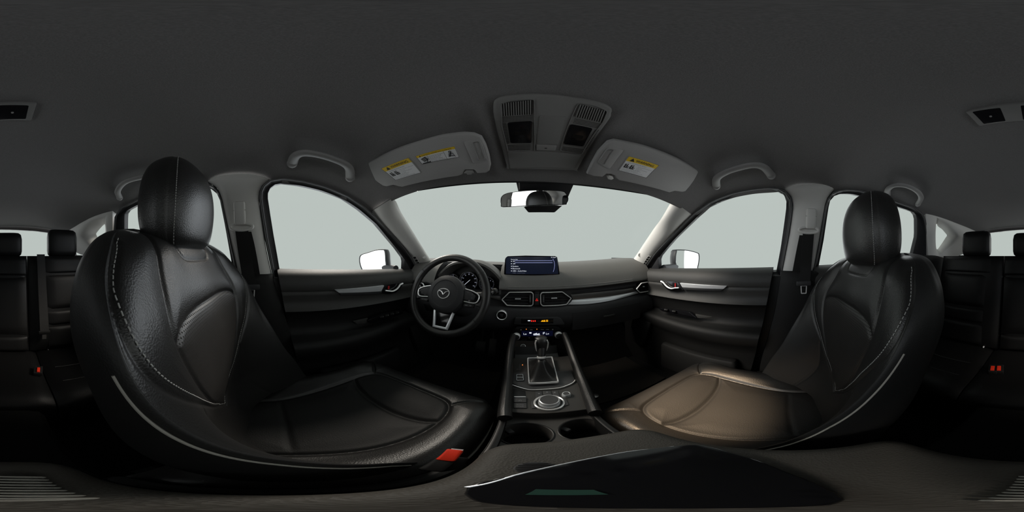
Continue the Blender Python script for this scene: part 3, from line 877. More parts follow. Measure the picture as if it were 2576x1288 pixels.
for px, py in ((1299, 845), (1404.5, 842)):
    c = ony(px, py, CY)
    k = MB(); k.lathe([(.0195, .01), (.0195, -.004), (.0185, -.012), (.0165, -.015), (.0145, -.0155)], c, (0, 1, 0), 28); kb = k.build('temperature_knob', 'chrome', cp)
    k = MB(); k.lathe([(.0150, -.012), (.0150, -.0162), (.0140, -.0166)], c, (0, 1, 0), 28); k.build('knob_cap', 'dash', kb)
# glovebox lid line, passenger side
m = MB(); m.grid([[Vector((.20, yface(.2) - .02, -.31)), Vector((.62, yface(.62) - .02, -.29))], [Vector((.20, yface(.2) - .018, -.44)), Vector((.62, yface(.62) - .018, -.42))]])
gbx = MB(); gbx.thick([[Vector((x, yface(x) - .021 + abs(z + .33) * .12, z + dzx(x))) for z in (-.31, -.34, -.38, -.42)] for x in (.2, .3, .4, .5, .6)], (0, .02, 0)); gb = gbx.build('glovebox_lid', 'dash', dash)
m = MB(); m.box((.40, yface(.4) - .026, -.345), (.07, .008, .012), bev=.003); m.build('lid_handle', 'doorpad', gb)
# instrument hood and gauges on the driver side
hood = []
for k in range(25):
    t = -1 + k / 12
    x = HC + .185 * t
    top = .020 - .085 * abs(t) ** 2.6
    hood.append([Vector((x, 1.00, top - .03)), Vector((x, .93, top - .006)), Vector((x, .865, top - .004)), Vector((x, .835, top - .014)), Vector((x * .97 + HC * .03, .836, top - .024)), Vector((x * .9 + HC * .1, .93, top - .045))])
for r in hood:
    for p in r: p.z -= .035
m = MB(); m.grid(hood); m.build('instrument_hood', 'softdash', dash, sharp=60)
m = MB(); m.plate(rnd([Vector((HC - .175, .945, -.06)), Vector((HC + .175, .945, -.06)), Vector((HC + .175, .940, -.20)), Vector((HC - .175, .940, -.20))], .03, 4), .02, FN); m.build('instrument_backplate', 'black', dash)
for sx in (-1, 1):
    side_ = MB(); side_.thick([[Vector((HC + sx * CW, y, z)), Vector((HC + sx * (CW - .006), .96, z))] for z, y in ((-.20, .822), (-.165, .838), (-.12, .862), (-.085, .90), (-.06, .94))], (sx * .010, 0, 0))
    side_.build('hood_cheek', 'dash', dash)
m = MB(); m.grid([[Vector((HC - CW, y, z)), Vector((HC + CW, y, z))] for y, z in ((.80, -.185), (.86, -.192), (.94, -.20))]); m.build('instrument_shelf', 'dash', dash)
GAUGES = [((1139, 706), .046), ((1179, 707), .058), ((1225, 714), .046)]
for gi, ((gx, gyy), gr) in enumerate(GAUGES):
    c = ony(gx, gyy, .915)
    k = MB(); k.lathe([(gr, .012), (gr, -.012), (gr - .002, -.013), (gr - .0035, -.004), (gr - .0035, .008)], c, (0, 1, 0), 48, cap1=False, cap0=False); g = k.build('gauge', 'gunmetal', dash)
    k = MB(); k.lathe([(gr - .001, .011), (gr - .001, .010)], c, (0, 1, 0), 40); k.build('dial', 'gloss', g)
    tk = MB(); rr_ = gr - .006
    nt_ = 41 if gi == 1 else 21
    for q in range(nt_):
        a = math.radians(225 - 270 * q / (nt_ - 1)); big = q % 5 == 0
        d0 = Vector((math.cos(a), 0, math.sin(a))); ln = .006 if big else .003
        tan = Vector((-math.sin(a), 0, math.cos(a))); w2 = .0007 if big else .00035
        p0, p1 = c + d0 * rr_ + Vector((0, .006, 0)), c + d0 * (rr_ - ln) + Vector((0, .006, 0))
        tk.add([p0 + tan * w2, p0 - tan * w2, p1 - tan * w2, p1 + tan * w2], [(0, 1, 2, 3)])
        if big and gi == 1:
            v = q * 4
            text_into(tk, str(v), c + d0 * (rr_ - .012) + Vector((0, .006, -.0025)), (1, 0, 0), (0, 0, 1), .0052, 'CENTER', 0)
        elif big and gi == 0:
            text_into(tk, str(q // 5 * 2), c + d0 * (rr_ - .011) + Vector((0, .006, -.0022)), (1, 0, 0), (0, 0, 1), .0048, 'CENTER', 0)
    if gi == 2:
        text_into(tk, 'E', c + Vector((-.028, .006, -.015)), (1, 0, 0), (0, 0, 1), .006); text_into(tk, 'F', c + Vector((.018, .006, .015)), (1, 0, 0), (0, 0, 1), .006)
    tk.build('dial_print', 'gauge_em', g, recalc=False)
    a = math.radians((225, 222, 200)[gi]); d0 = Vector((math.cos(a), 0, math.sin(a)))
    k = MB(); k.tube([c + Vector((0, .002, 0)) - d0 * .01, c + Vector((0, .002, 0)) + d0 * (gr * .62)], .0009, 6); k.build('needle', 'white_em', g)
# small switches left of the wheel
m = MB(); m.box((-.585, yface(-.585) - .006, -.30), (.11, .02, .045), bev=.006); m.build('switch_block', 'black', dash)

# ---- display on top of the dash
scr = thing('display_screen', (-.01, .865, -.11), 'wide black infotainment screen showing a white source list on the dash', 'screen')
SY = .872
SP = FY([(1270, 652), (1272, 648), (1277, 644.3), (1322, 642.7), (1396.6, 644), (1402, 646.8), (1405, 661), (1408.4, 692.7), (1270, 692), (1267.5, 689.6)], SY)
m = MB(); m.plate(rnd(SP, .003, 3), .018, FN, .0025); m.build('bezel', 'gloss', scr)
SP2 = FY([(1273, 648), (1279, 646), (1395, 646), (1401, 650), (1404.5, 689), (1272.5, 689)], SY - .0004)
m = MB(); m.plate(rnd(SP2, .003, 3), .001, FN); m.build('screen_face', 'screen', scr)
R_, U_ = (1, 0, 0), (0, 0, 1)
SF = SY - .0012
for t, px, py, sz in (('Source List', 1285, 653.8, 2.6), ('FM', 1290, 658.9, 3.0), ('AM', 1290, 664.9, 3.0), ('Pandora', 1289, 671.4, 3.1), ('Bluetooth', 1289, 677.2, 3.3), ('USB1 - Audio/Video', 1289.5, 683, 2.9), ('2:11pm', 1386, 648.8, 3.0)):
    tx = MB(); text_into(tx, t, ony(px, py, SF), R_, U_, sz * .00215); tx.build('menu_text', 'white_em', scr, recalc=False)
for py in (657.5, 663.5, 669.8, 675.5, 681.6):
    p = ony(1286.5, py, SF); tx = MB(); tx.box(p, (.004, .0004, .004)); tx.build('menu_icon', 'white_em', scr)
tx = MB(); text_into(tx, 'USB2 - Audio/Video', ony(1289.5, 688, SF), R_, U_, 2.7 * .0021); tx.build('faded_text', 'dim_em', scr, recalc=False)
for y0 in (655.2, 660.4):
    ln = MB(); ln.plate(FY([(1295, y0), (1390, y0), (1390, y0 + .9), (1295, y0 + .9)], SF), .0004, FN); ln.build('highlight_line', 'blue_em', scr)
ln = MB()
arc = FY([(1390.5, 651), (1393.5, 657), (1395, 664), (1394.8, 672), (1393, 680), (1391.5, 684)], SF)
ln.tube(cr(arc, 4), .0008, 5); ln.build('scroll_arc', 'blue_em', scr)

# ---- steering wheel
WC = Vector((-.362, .61, -.165)); TT = math.radians(23)
WU, WV, WN = Vector((1, 0, 0)), Vector((0, math.sin(TT), math.cos(TT))), Vector((0, -math.cos(TT), math.sin(TT)))
def WP(u, v, n=0): return WC + WU * u + WV * v + WN * n
sw = thing('steering_wheel', WP(0, -.19), 'black leather steering wheel with chrome emblem and three spokes', 'steering wheel')
m = MB()
ringp = [WP(.171 * math.cos(a), .171 * math.sin(a)) for a in (2 * PI * k / 72 for k in range(72))]
m.tube(ringp, .0165, 14, closed=True, up=WN, flat=.85); rim = m.build('rim', 'leather', sw)
for a in (35, 145, 215, 325):
    k = MB(); c = WP(.171 * math.cos(math.radians(a)), .171 * math.sin(math.radians(a)))
    tdir = (WU * -math.sin(math.radians(a)) + WV * math.cos(math.radians(a)))
    k.lathe([(.0168, -.0008), (.0171, 0), (.0168, .0008)], c, tdir, 18, False, False); k.build('rim_seam', 'black', rim)
m = MB(); m.lathe([(.060, -.045), (.082, -.035), (.084, .005), (.081, .018), (.070, .026), (.058, .0275), (.056, .0255), (.03, .0285), (.002, .030)], WC, WN, 48, cap1=True)
hub = m.build('airbag_hub', 'dash', sw)
em = MB(); EO = .0315
em.tube([WP(.0262 * math.cos(a), .0205 * math.sin(a) - .001 + (0.0012 * math.cos(2 * a)), EO) for a in (2 * PI * k / 40 for k in range(40))], .0018, 8, closed=True)
em.tube(cr([WP(-.0238, .0085, EO), WP(-.016, .0078, EO), WP(-.008, .004, EO), WP(0, -.007, EO)], 4) + cr([WP(0, -.007, EO), WP(.008, .004, EO), WP(.016, .0078, EO), WP(.0238, .0085, EO)], 4)[1:], lambda t: .0012 + .0012 * (1 - abs(2 * t - 1)), 8)
em.build('wheel_emblem', 'chrome', hub)
for sgn in (-1, 1):
    out = [(.070, .032), (.118, .020), (.150, .004), (.148, -.010), (.135, -.026), (.074, -.022)]
    P = [WP(sgn * u, v, .006) for u, v in out]
    k = MB(); k.plate(rnd(P, .006, 3), .018, WN, .003); sp = k.build('spoke', 'gloss', sw)
    k = MB(); k.tube(cr([WP(sgn * .082, .030, .0075), WP(sgn * .118, .021, .0075), WP(sgn * .143, .004, .0075), WP(sgn * .132, -.024, .0075), WP(sgn * .084, -.022, .0075)], 4), .0024, 8); k.build('spoke_trim', 'chrome', sp)
    k = MB(); k.plate(rnd([WP(sgn * u, v, .012) for u, v in ((.078, .026), (.112, .017), (.130, .004), (.124, -.015), (.080, -.016))], .004, 3), .006, WN, .0015); bt = k.build('button_pad', 'dash', sp)
    pr = MB()
    for u, v, s_ in ((.098, .012, '+'), (.098, -.010, '-'), (.116, .006, 'o'), (.116, -.008, 'o')):
        text_into(pr, s_, WP(sgn * u, v, .0125), WU, WV, .005, 'CENTER')
    pr.build('button_marks', 'grey_print', bt)
    k = MB(); k.plate(rnd([WP(sgn * u, v, .004) for u, v in ((.082, -.030), (.128, -.030), (.124, -.044), (.085, -.044))], .003, 3), .012, WN, .0015); b2 = k.build('lower_switch', 'black', sp)
    pr = MB(); pr.box(WP(sgn * .095, -.037, .0045), (.010, .001, .003)); pr.box(WP(sgn * .112, -.037, .0045), (.008, .001, .003)); pr.build('switch_marks', 'grey_print', b2)
    # rim joint of each spoke
    k = MB(); k.plate(rnd([WP(sgn * u, v, .001) for u, v in ((.142, .016), (.162, .035), (.166, -.045), (.128, -.034))], .006, 3), .016, WN, .003); k.build('spoke_root', 'leather', sp)
k = MB(); k.plate(rnd([WP(u, v, -.002) for u, v in ((-.050, -.070), (.050, -.070), (.034, -.158), (-.034, -.158))], .008, 3), .016, WN, .003); lsp = k.build('spoke', 'gloss', sw)
vt = [(-.036, -.072), (-.024, -.140), (.024, -.140), (.040, -.072), (.050, -.078), (.034, -.150), (-.033, -.150), (-.045, -.076)]
k = MB(); k.plate([WP(u, v, .003) for u, v in vt], .005, WN, .0012); k.build('spoke_trim', 'silver', lsp)
# column behind the wheel with its two stalks
col_ = thing('steering_column', (-.362, .75, -.33), 'black steering column shroud with stalk levers behind the wheel', 'steering column')
k = MB(); k.lathe([(.055, .0), (.062, -.03), (.072, -.16), (.07, -.20)], WP(0, -.012, -.035), WN, 28); k.build('shroud', 'dash', col_)
k = MB(); k.tube([WP(-.05, .03, -.07), WP(-.12, .045, -.062), WP(-.155, .052, -.055)], lambda t: .007 + .004 * t, 10); k.build('stalk', 'dash', col_)
k = MB(); k.tube([WP(.05, .02, -.07), WP(.13, .024, -.062), WP(.176, .026, -.052)], lambda t: .007 + .004 * t, 10); s2 = k.build('stalk', 'dash', col_)
k = MB(); c = ony(1243, 733, .70); k.lathe([(.013, .012), (.0135, -.002), (.012, -.006)], c, (0.3, 1, 0), 18); k.build('stalk_knob', 'doorpad', s2)
k = MB(); k.tube([WP(.176, .026, -.052), c + Vector((0, .01, 0))], .006, 8); k.build('stalk_tip', 'dash', s2)
# ================================================================== CENTRE CONSOLE
CZ = -.50
def CZp(lst, z=CZ): return [onz(a, b, z) for a, b in lst]
UPV = (0, 0, 1)
con = thing('center_console', (0, .45, -.82), 'black centre console with padded rails, cup holders and control dial', 'console')
for sd in (-1, 1):
    m = MB(); m.box((.006 + sd * .094, .46, -.665), (.014, .58, .31), bev=.004); m.build('side_panel', 'black', con)
m = MB(); m.box((.006, .46, -.72), (.17, .58, .20)); m.build('body', 'black', con)
# padded side rails
RAIL = {-1: [(1291, 846), (1284, 880), (1279, 930), (1274, 985), (1270, 1030), (1270, 1052)], 1: [(1419, 842), (1431, 870), (1447, 915), (1466, 962), (1483, 1005), (1498, 1040)]}
for sd in (-1, 1):
    P = [onz(a, b, z) for (a, b), z in zip(RAIL[sd], (-.415, -.44, -.47, -.488, -.492, -.494))]
    m = MB(); m.tube(cr(P, 5), .016, 12, flat=1.3); m.build('side_rail', 'leather', con)
# storage tray in front of the lever and the slope up to the dash
m = MB(); m.thick([[Vector((x, .738, -.458)), Vector((x, .715, -.495)), Vector((x, .66, -.515)), Vector((x, .56, -.51))] for x in (-.088, 0, .10)], (0, 0, -.02)); m.build('storage_tray', 'black', con)
k = MB(); c = onz(1316, 871, -.47); k.lathe([(.0115, -.01), (.0115, .003), (.0100, .0035), (.0095, -.002)], c, (0, -.5, .86), 24); so = k.build('power_socket', 'chrome', con)
k = MB(); k.lathe([(.0095, -.01), (.0095, .0026)], c, (0, -.5, .86), 20); k.build('socket_cap', 'black', so)
# main control panel
MP = [(1282, 935), (1447, 928), (1478, 1030), (1482, 1042), (1380, 1042), (1276, 1040)]
P = CZp([(1281, 900), (1440, 893), (1452, 930), (1474, 1000), (1486, 1028), (1440, 1034), (1370, 1040), (1290, 1037), (1280, 1034), (1279, 980)])
m = MB(); m.plate(rnd(P, .006, 3), .05, UPV, .004); m.build('control_panel', 'console', con)
# raised plate round the lever
P = [onz(a, b, -.494) for a, b in [(1287, 945), (1293, 938), (1304, 936), (1330, 934), (1436, 931), (1441, 943), (1446, 955), (1439, 962), (1414, 972), (1377, 976), (1333, 977.5), (1321, 975.5), (1300, 969), (1287, 962)]]
m = MB(); m.plate(P, .01, UPV, .0015); m.build('lever_plate', 'consoleplate', con)
P = [onz(a, b, -.4945) for a, b in [(1285, 964), (1290, 968.5), (1305, 973.5), (1321, 978), (1333, 980), (1352, 980), (1377, 978.5), (1400, 976.5), (1414, 974), (1428, 969), (1439, 964), (1445, 959), (1446.5, 956)]]
m = MB(); m.tube(cr(P, 4), .0022, 8); m.build('chrome_line', 'chrome', con)
# mode switch
P = [onz(a, b, -.490) for a, b in ((1299, 942), (1316, 941.5), (1318, 957), (1299, 957.5))]
m = MB(); m.frame(rnd(P, .003, 3), .002, .002, UPV); msw = m.build('mode_switch', 'silver', con)
m = MB(); m.plate(inset([p for p in P][::-1], -.0, Vector((0, 0, 1))), .004, UPV); m.build('rocker', 'dash', msw)
m = MB(); c0 = P[0].lerp(P[2], .5); m.box(c0 + Vector((0, 0, .001)), (.020, .002, .002)); m.build('rocker_ridge', 'silver', msw)
tx = MB()
for i, t in enumerate('PRND'):
    text_into(tx, t, onz(1308, 918 + i * 4, -.499), (1, 0, 0), (0, 1, 0), .006, 'CENTER', .0008)
text_into(tx, 'M', onz(1302, 930, -.499), (1, 0, 0), (0, 1, 0), .006, 'CENTER', .0008)
tx.build('gear_letters', 'grey_print', con, recalc=False)
m = MB(); m.lathe([(.0018, -.002), (.0018, .0012)], onz(1314.5, 918, -.499), (0, 0, 1), 10); m.build('gear_light', 'orange_em', con)
# parking brake and hold buttons
def button(lst, z, name, mt='consoleplate', t=.006, b=.0012, par=None):
    k = MB(); k.plate(rnd([onz(a, b_, z) for a, b_ in lst], .002, 2), t, UPV, b); return k.build(name, mt, par or con)
button([(1291, 976), (1322, 983), (1326, 1028), (1291, 1027)], -.4988, 'switch_well', 'black')
button([(1292, 999), (1324, 999), (1324, 1011.5), (1292, 1011.5)], -.494, 'brake_switch')
button([(1293, 996.5), (1323, 996.5), (1323.5, 998.6), (1292.5, 998.6)], -.490, 'brake_switch_edge', 'silver')
hb = button([(1292, 1013), (1324.5, 1013), (1325, 1026.5), (1292, 1026)], -.496, 'hold_button')
tx = MB()
text_into(tx, '(P)', onz(1308, 1009, -.4935), (1, 0, 0), (0, 1, 0), .0055, 'CENTER')
text_into(tx, 'AUTO', onz(1308, 1019, -.4955), (1, 0, 0), (0, 1, 0), .0042, 'CENTER'); text_into(tx, 'HOLD', onz(1308, 1023.5, -.4955), (1, 0, 0), (0, 1, 0), .0042, 'CENTER')
tx.build('switch_print', 'grey_print', con, recalc=False)
# buttons round the dial
button([(1346, 985), (1363, 983), (1365, 994), (1352, 1002), (1347, 1003)], -.4965, 'dial_button')
button([(1364.5, 983), (1386, 982.5), (1389, 993), (1366, 993.5)], -.4965, 'dial_button')
button([(1387.5, 982.5), (1403, 982), (1409, 998), (1404, 1000), (1390.5, 993)], -.4965, 'dial_button')
button([(1335, 1010), (1348, 1003.5), (1350, 1026), (1338, 1027)], -.4965, 'dial_button')
button([(1412, 1000), (1424, 1003), (1431, 1018), (1416, 1022)], -.4965, 'dial_button')
for a, b in ((1356, 990), (1376, 986.5), (1395, 987), (1418, 1011)):
    mk = MB(); mk.box(onz(a, b, -.4962), (.005, .004, .0004)); mk.build('button_symbol', 'grey_print', con)
# control dial
dc = onz(1381.5, 1013, -.497)
m = MB(); m.lathe([(.038, -.004), (.038, .003), (.0355, .0045), (.033, .003), (.033, -.002)], dc, UPV, 48, cap0=False, cap1=False); dr = m.build('dial_ring', 'chrome', con)
m = MB(); m.lathe([(.0265, -.005)] + [(.0265 - .0008 * (k % 2), .001 + .0018 * k) for k in range(7)] + [(.0255, .0155), (.0245, .0180), (.0225, .0190)], dc, UPV, 40, cap1=False); dl = m.build('control_dial', 'silver', con)
m = MB(); m.lathe([(.0228, .016), (.0228, .0186), (.0, .0192)], dc, UPV, 40, cap0=False, cap1=False); m.build('dial_cap', 'consoleplate', dl)
vc = onz(1424.6, 994, -.497)
m = MB(); m.lathe([(.0125, -.004), (.0125, .004), (.0115, .009), (.0100, .011), (.0085, .0105)], vc, UPV, 28, cap1=False); vd = m.build('volume_dial', 'silver', con)
m = MB(); m.lathe([(.0087, .009), (.0087, .0108), (0, .011)], vc, UPV, 24, cap0=False, cap1=False); m.build('dial_cap', 'consoleplate', vd)
# cup holders: panel with two round wells
cup = MB(); CUPZ = -.532
CC = [(-.043, .275, .046), (.060, .275, .046)]
xb = [(-.098, .0085), (.0085, .110)]
for (cx_, cy_, r_), (x0, x1) in zip(CC, xb):
    N_ = 48; circ = []; sq = []; deep = []; deep2 = []
    for k in range(N_):
        a = 2 * PI * k / N_; dx, dy = math.cos(a), math.sin(a)
        circ.append(Vector((cx_ + r_ * dx, cy_ + r_ * dy, CUPZ)))
        tx_ = ((x1 if dx > 0 else x0) - cx_) / dx if abs(dx) > 1e-6 else 1e9
        ty_ = ((.375 if dy > 0 else .175) - cy_) / dy if abs(dy) > 1e-6 else 1e9
        t = min(tx_, ty_); sq.append(Vector((cx_ + dx * t, cy_ + dy * t, CUPZ)))
        deep.append(Vector((cx_ + (r_ - .002) * dx, cy_ + (r_ - .002) * dy, CUPZ - .004))); deep2.append(Vector((cx_ + (r_ - .006) * dx, cy_ + (r_ - .006) * dy, CUPZ - .075)))
    cup.grid([sq, circ, deep, deep2], cv=True); cup.ngon(deep2)
cupo = cup.build('cup_panel', 'console', con, sharp=50)
for cx_, cy_, r_ in CC:
    k = MB(); k.tube([Vector((cx_ + (r_ + .001) * math.cos(a), cy_ + (r_ + .001) * math.sin(a), CUPZ + .0005)) for a in (2 * PI * q / 40 for q in range(40))], .0022, 6, closed=True); k.build('cup_rim', 'black', cupo)
    k = MB(); k.box((cx_ - .03, cy_ + .02, CUPZ - .02), (.014, .02, .018), R=Matrix.Rotation(.6, 3, 'Z'), bev=.003); k.build('cup_grip', 'dash', cupo)

# ---- gear lever
gl = thing('gear_lever', (.005, .52, -.50), 'black gear lever with leather boot and chrome surround', 'gear lever')
F = [onz(a, b, -.482) for a, b in ((1326, 901), (1390, 898), (1407, 962), (1329, 966))]
m = MB(); m.frame(rnd(F, .008, 4), .005, .005, UPV); m.build('chrome_surround', 'chrome', gl)
base = resample(rnd(inset(F[::-1], .005, Vector((0, 0, 1))), .008, 4), 40, True)
kb = ony(1362, 900, .585)   # lever emerges here
top_c = ony(1362, 903, .565)
ring_t = []
for p in base:
    d_ = Vector((p.x - top_c.x, p.y - top_c.y, 0)); d_ = d_ / max(d_.length, 1e-6)
    ring_t.append(top_c + d_ * .013)
rings = []
for k in range(9):
    t = k / 8
    r = []
    for i, (a, b) in enumerate(zip(base, ring_t)):
        p = a.lerp(b, t); p.z = a.z + (b.z - a.z) * (t ** 1.5)
        fold = math.sin(i * 2 * PI / 40 * 4) * .006 * math.sin(PI * t)
        p.x += fold; r.append(p)
    rings.append(r)
m = MB(); m.loft(rings, False, True); bo = m.build('boot', 'leather', gl, sharp=80)
m = MB(); m.tube([Vector(top_c) + Vector((0, 0, -.004)), ony(1363, 880, .59), ony(1363, 868, .605)], lambda t: .0125 + .003 * t, 16); m.build('lever_shaft', 'black', gl)
m = MB(); m.lathe([(.0155, -.004), (.0165, 0), (.0155, .004)], top_c + Vector((0, .004, .006)), (0, .35, .94), 24); m.build('shaft_collar', 'chrome', gl)
kc = ony(1362, 868, .605)
rings = []
for h_, rx, ry in ((-.045, .014, .014), (-.03, .017, .017), (-.01, .021, .020), (.01, .024, .023), (.022, .0245, .024), (.032, .022, .021), (.037, .014, .014), (.038, .004, .004)):
    rings.append([kc + Vector((rx * math.cos(a), ry * math.sin(a) + h_ * .25, h_)) for a in (2 * PI * q / 24 for q in range(24))])
m = MB(); m.loft(rings); kn = m.build('knob', 'leather', gl)
for sd in (-1, 1):
    m = MB(); m.tube([kc + Vector((sd * .0175, -.006, -.025)), kc + Vector((sd * .0215, -.012, -.004)), kc + Vector((sd * .0235, -.010, .016)), kc + Vector((sd * .020, -.008, .028))], .0028, 8); m.build('knob_trim', 'chrome', kn)

# ---- armrest box between the seats
ar = thing('armrest', (.0, .02, -.82), 'black padded armrest lid between the two front seats', 'armrest')
out = [(-.082, -.110), (-.079, .152), (.02, .160), (.089, .150), (.094, .03), (.088, -.110)]
P = rnd([Vector((x, y, -.330)) for x, y in out], .034, 7)
n_ = poly_normal(P)
if n_.z < 0: P = P[::-1]; n_ = -n_
rings = []
for dz, ins in ((-.050, .004), (-.045, 0), (-.020, 0), (-.010, .0025), (-.004, .008), (-.001, .014), (0, .022)):
    rings.append([p + Vector((0, 0, dz)) for p in inset(P, ins, n_)])
m = MB(); m.loft(rings); m.build('lid', 'armrest', ar, sharp=70)
rings = [[p + Vector((0, 0, dz)) for p in inset(P, ins, n_)] for dz, ins in ((-.47, .02), (-.40, .012), (-.054, .008))]
m = MB(); m.loft(rings); m.build('box', 'black', ar)
m = MB(); m.box(onz(1655, 1121, -.3365) + Vector((0, 0, 0)), (.022, .010, .006), R=Matrix.Rotation(-.6, 3, 'Z'), bev=.002); m.build('latch', 'silver', ar)
# round ribbed finger pad on the lid
rp = thing('ribbed_disc', onz(1350, 1178, -.3305), 'small round ribbed black disc on the armrest lid beside the black plate', 'disc')
c = onz(1350, 1178, -.330)
m = MB(); m.lathe([(.013, -.0005), (.013, .0015), (.012, .002)], c, UPV, 28); m.build('plate', 'seal', rp)
for k in range(6):
    m = MB(); wd = math.sqrt(max(.0119 ** 2 - ((k - 2.5) * .0036) ** 2, 1e-6)); m.box(c + Vector((0, (k - 2.5) * .0036, .0025)), (wd * 2, .0014, .0012)); m.build('rib', 'black', rp)
# flat black plate lying across the lid
ph = thing('black_plate', (.02, .045, -.330), 'flat black rounded plate with a thin bright edge lying on the armrest lid', 'plate')
quad = [Vector((x, y, -.3205)) for x, y in ((-.062, .046), (-.045, .079), (-.012, .0985), (.028, .101), (.064, .084), (.079, .064), (.070, .033), (.052, .008), (.012, -.012), (-.032, -.004))]
Q = cr(quad, 4, True)
m = MB(); m.plate(Q, .0085, UPV, .0015); m.build('body', 'gloss', ph)
m = MB(); m.tube([p + Vector((0, 0, -.001)) for p in cr(quad[:5], 5)], lambda t: .0013 * (1.2 - t), 6); m.build('bright_edge', 'silver', ph)
m = MB(); m.plate([Vector((x, y, -.3195)) for x, y in ((-.045, .034), (-.028, .030), (-.027, .040), (-.042, .045))], .0006, UPV); m.build('green_sticker', 'green', ph)
# coiled cable behind the phone
cb = MB(); P = []
for k in range(9 * 14 + 1):
    a = 2 * PI * k / 14; t = k / (9 * 14)
    P.append(Vector((-.048 + .010 * math.cos(a), -.072 + .050 * t, -.3265 + .0035 * math.sin(a))))
cb.tube(P, .0016, 6)
tag(cb.build('coiled_cable', 'piping'), 'pale coiled cable lying on the back of the armrest lid', 'cable')
# ================================================================== FRONT SEATS
def crn(C, n):
    """numpy Catmull-Rom along axis 0"""
    C = np.asarray(C, float); m = len(C); out = []
    for i in range(m - 1):
        b, c = C[i], C[i + 1]; a = C[i - 1] if i else 2 * b - c; d = C[i + 2] if i + 2 < m else 2 * c - b
        for k in range(n):
            t = k / n
            out.append(.5 * (2 * b + (c - a) * t + (2 * a - 5 * b + 4 * c - d) * t * t + (3 * b - a - 3 * c + d) * t ** 3))
    out.append(C[-1]); return np.array(out)
def crc(C, n):
    C = np.asarray(C, float); m = len(C); out = []
    for i in range(m):
        a, b, c, d = C[i - 1], C[i], C[(i + 1) % m], C[(i + 2) % m]
        for k in range(n):
            t = k / n
            out.append(.5 * (2 * b + (c - a) * t + (2 * a - 5 * b + 4 * c - d) * t * t + (3 * b - a - 3 * c + d) * t ** 3))
    return np.array(out)
def seg_dist(S, Z, line):
    """distance of each (S, Z) to a polyline"""
    best = np.full(S.shape, 9.)
    for (a, b), (c, d) in zip(line, line[1:]):
        vx, vz = c - a, d - b; L2 = vx * vx + vz * vz + 1e-12
        t = np.clip(((S - a) * vx + (Z - b) * vz) / L2, 0, 1)
        best = np.minimum(best, np.hypot(S - a - t * vx, Z - b - t * vz))
    return best
def smooth2(L, n=6): return [(p.x, p.y) for p in cr([Vector((a, b, 0)) for a, b in L], n)]
def interp(x, xs_, ys_): return np.interp(x, xs_, ys_)

BR = [  # z, front y at 0 .3 .55 .75 .9 of the half width, half width, y of the edge, y of the back edge of the side
    (.048, (-.215, -.215, -.215, -.217, -.219), .150, -.222, -.235),
    (.036, (-.183, -.183, -.183, -.184, -.188), .195, -.196, -.222),
    (.010, (-.160, -.160, -.157, -.152, -.152), .230, -.165, -.208),
    (-.030, (-.142, -.142, -.138, -.128, -.121), .256, -.138, -.195),
    (-.09, (-.120, -.120, -.112, -.098, -.083), .268, -.090, -.178),
    (-.18, (-.100, -.100, -.091, -.070, -.044), .258, -.040, -.145),
    (-.27, (-.093, -.092, -.080, -.045, -.004), .250, .010, -.115),
    (-.36, (-.092, -.090, -.070, -.015, .038), .244, .052, -.075),
    (-.43, (-.088, -.083, -.055, .010, .072), .240, .090, -.045),
    (-.53, (-.040, -.035, .000, .055, .115), .234, .130, -.005)]
SEAM_A = smooth2([(.125, .04), (.135, .01), (.150, -.04), (.163, -.09), (.158, -.14), (.130, -.22), (.088, -.31), (.045, -.385), (0, -.44)])
SEAM_TOP = smooth2([(0, -.092), (.05, -.093), (.10, -.097), (.14, -.106), (.163, -.122)])
SEAM_B = smooth2([(.205, .02), (.238, -.02), (.250, -.06), (.240, -.11), (.205, -.17), (.15, -.25), (.088, -.34), (.04, -.405), (0, -.44)])
SEAM_C = smooth2([(.135, -.29), (.125, -.38), (.13, -.46), (.14, -.53)])
SEAM_F = smooth2([(.072, .035), (.066, .006), (.05, -.006), (0, -.008)])
SX = .375

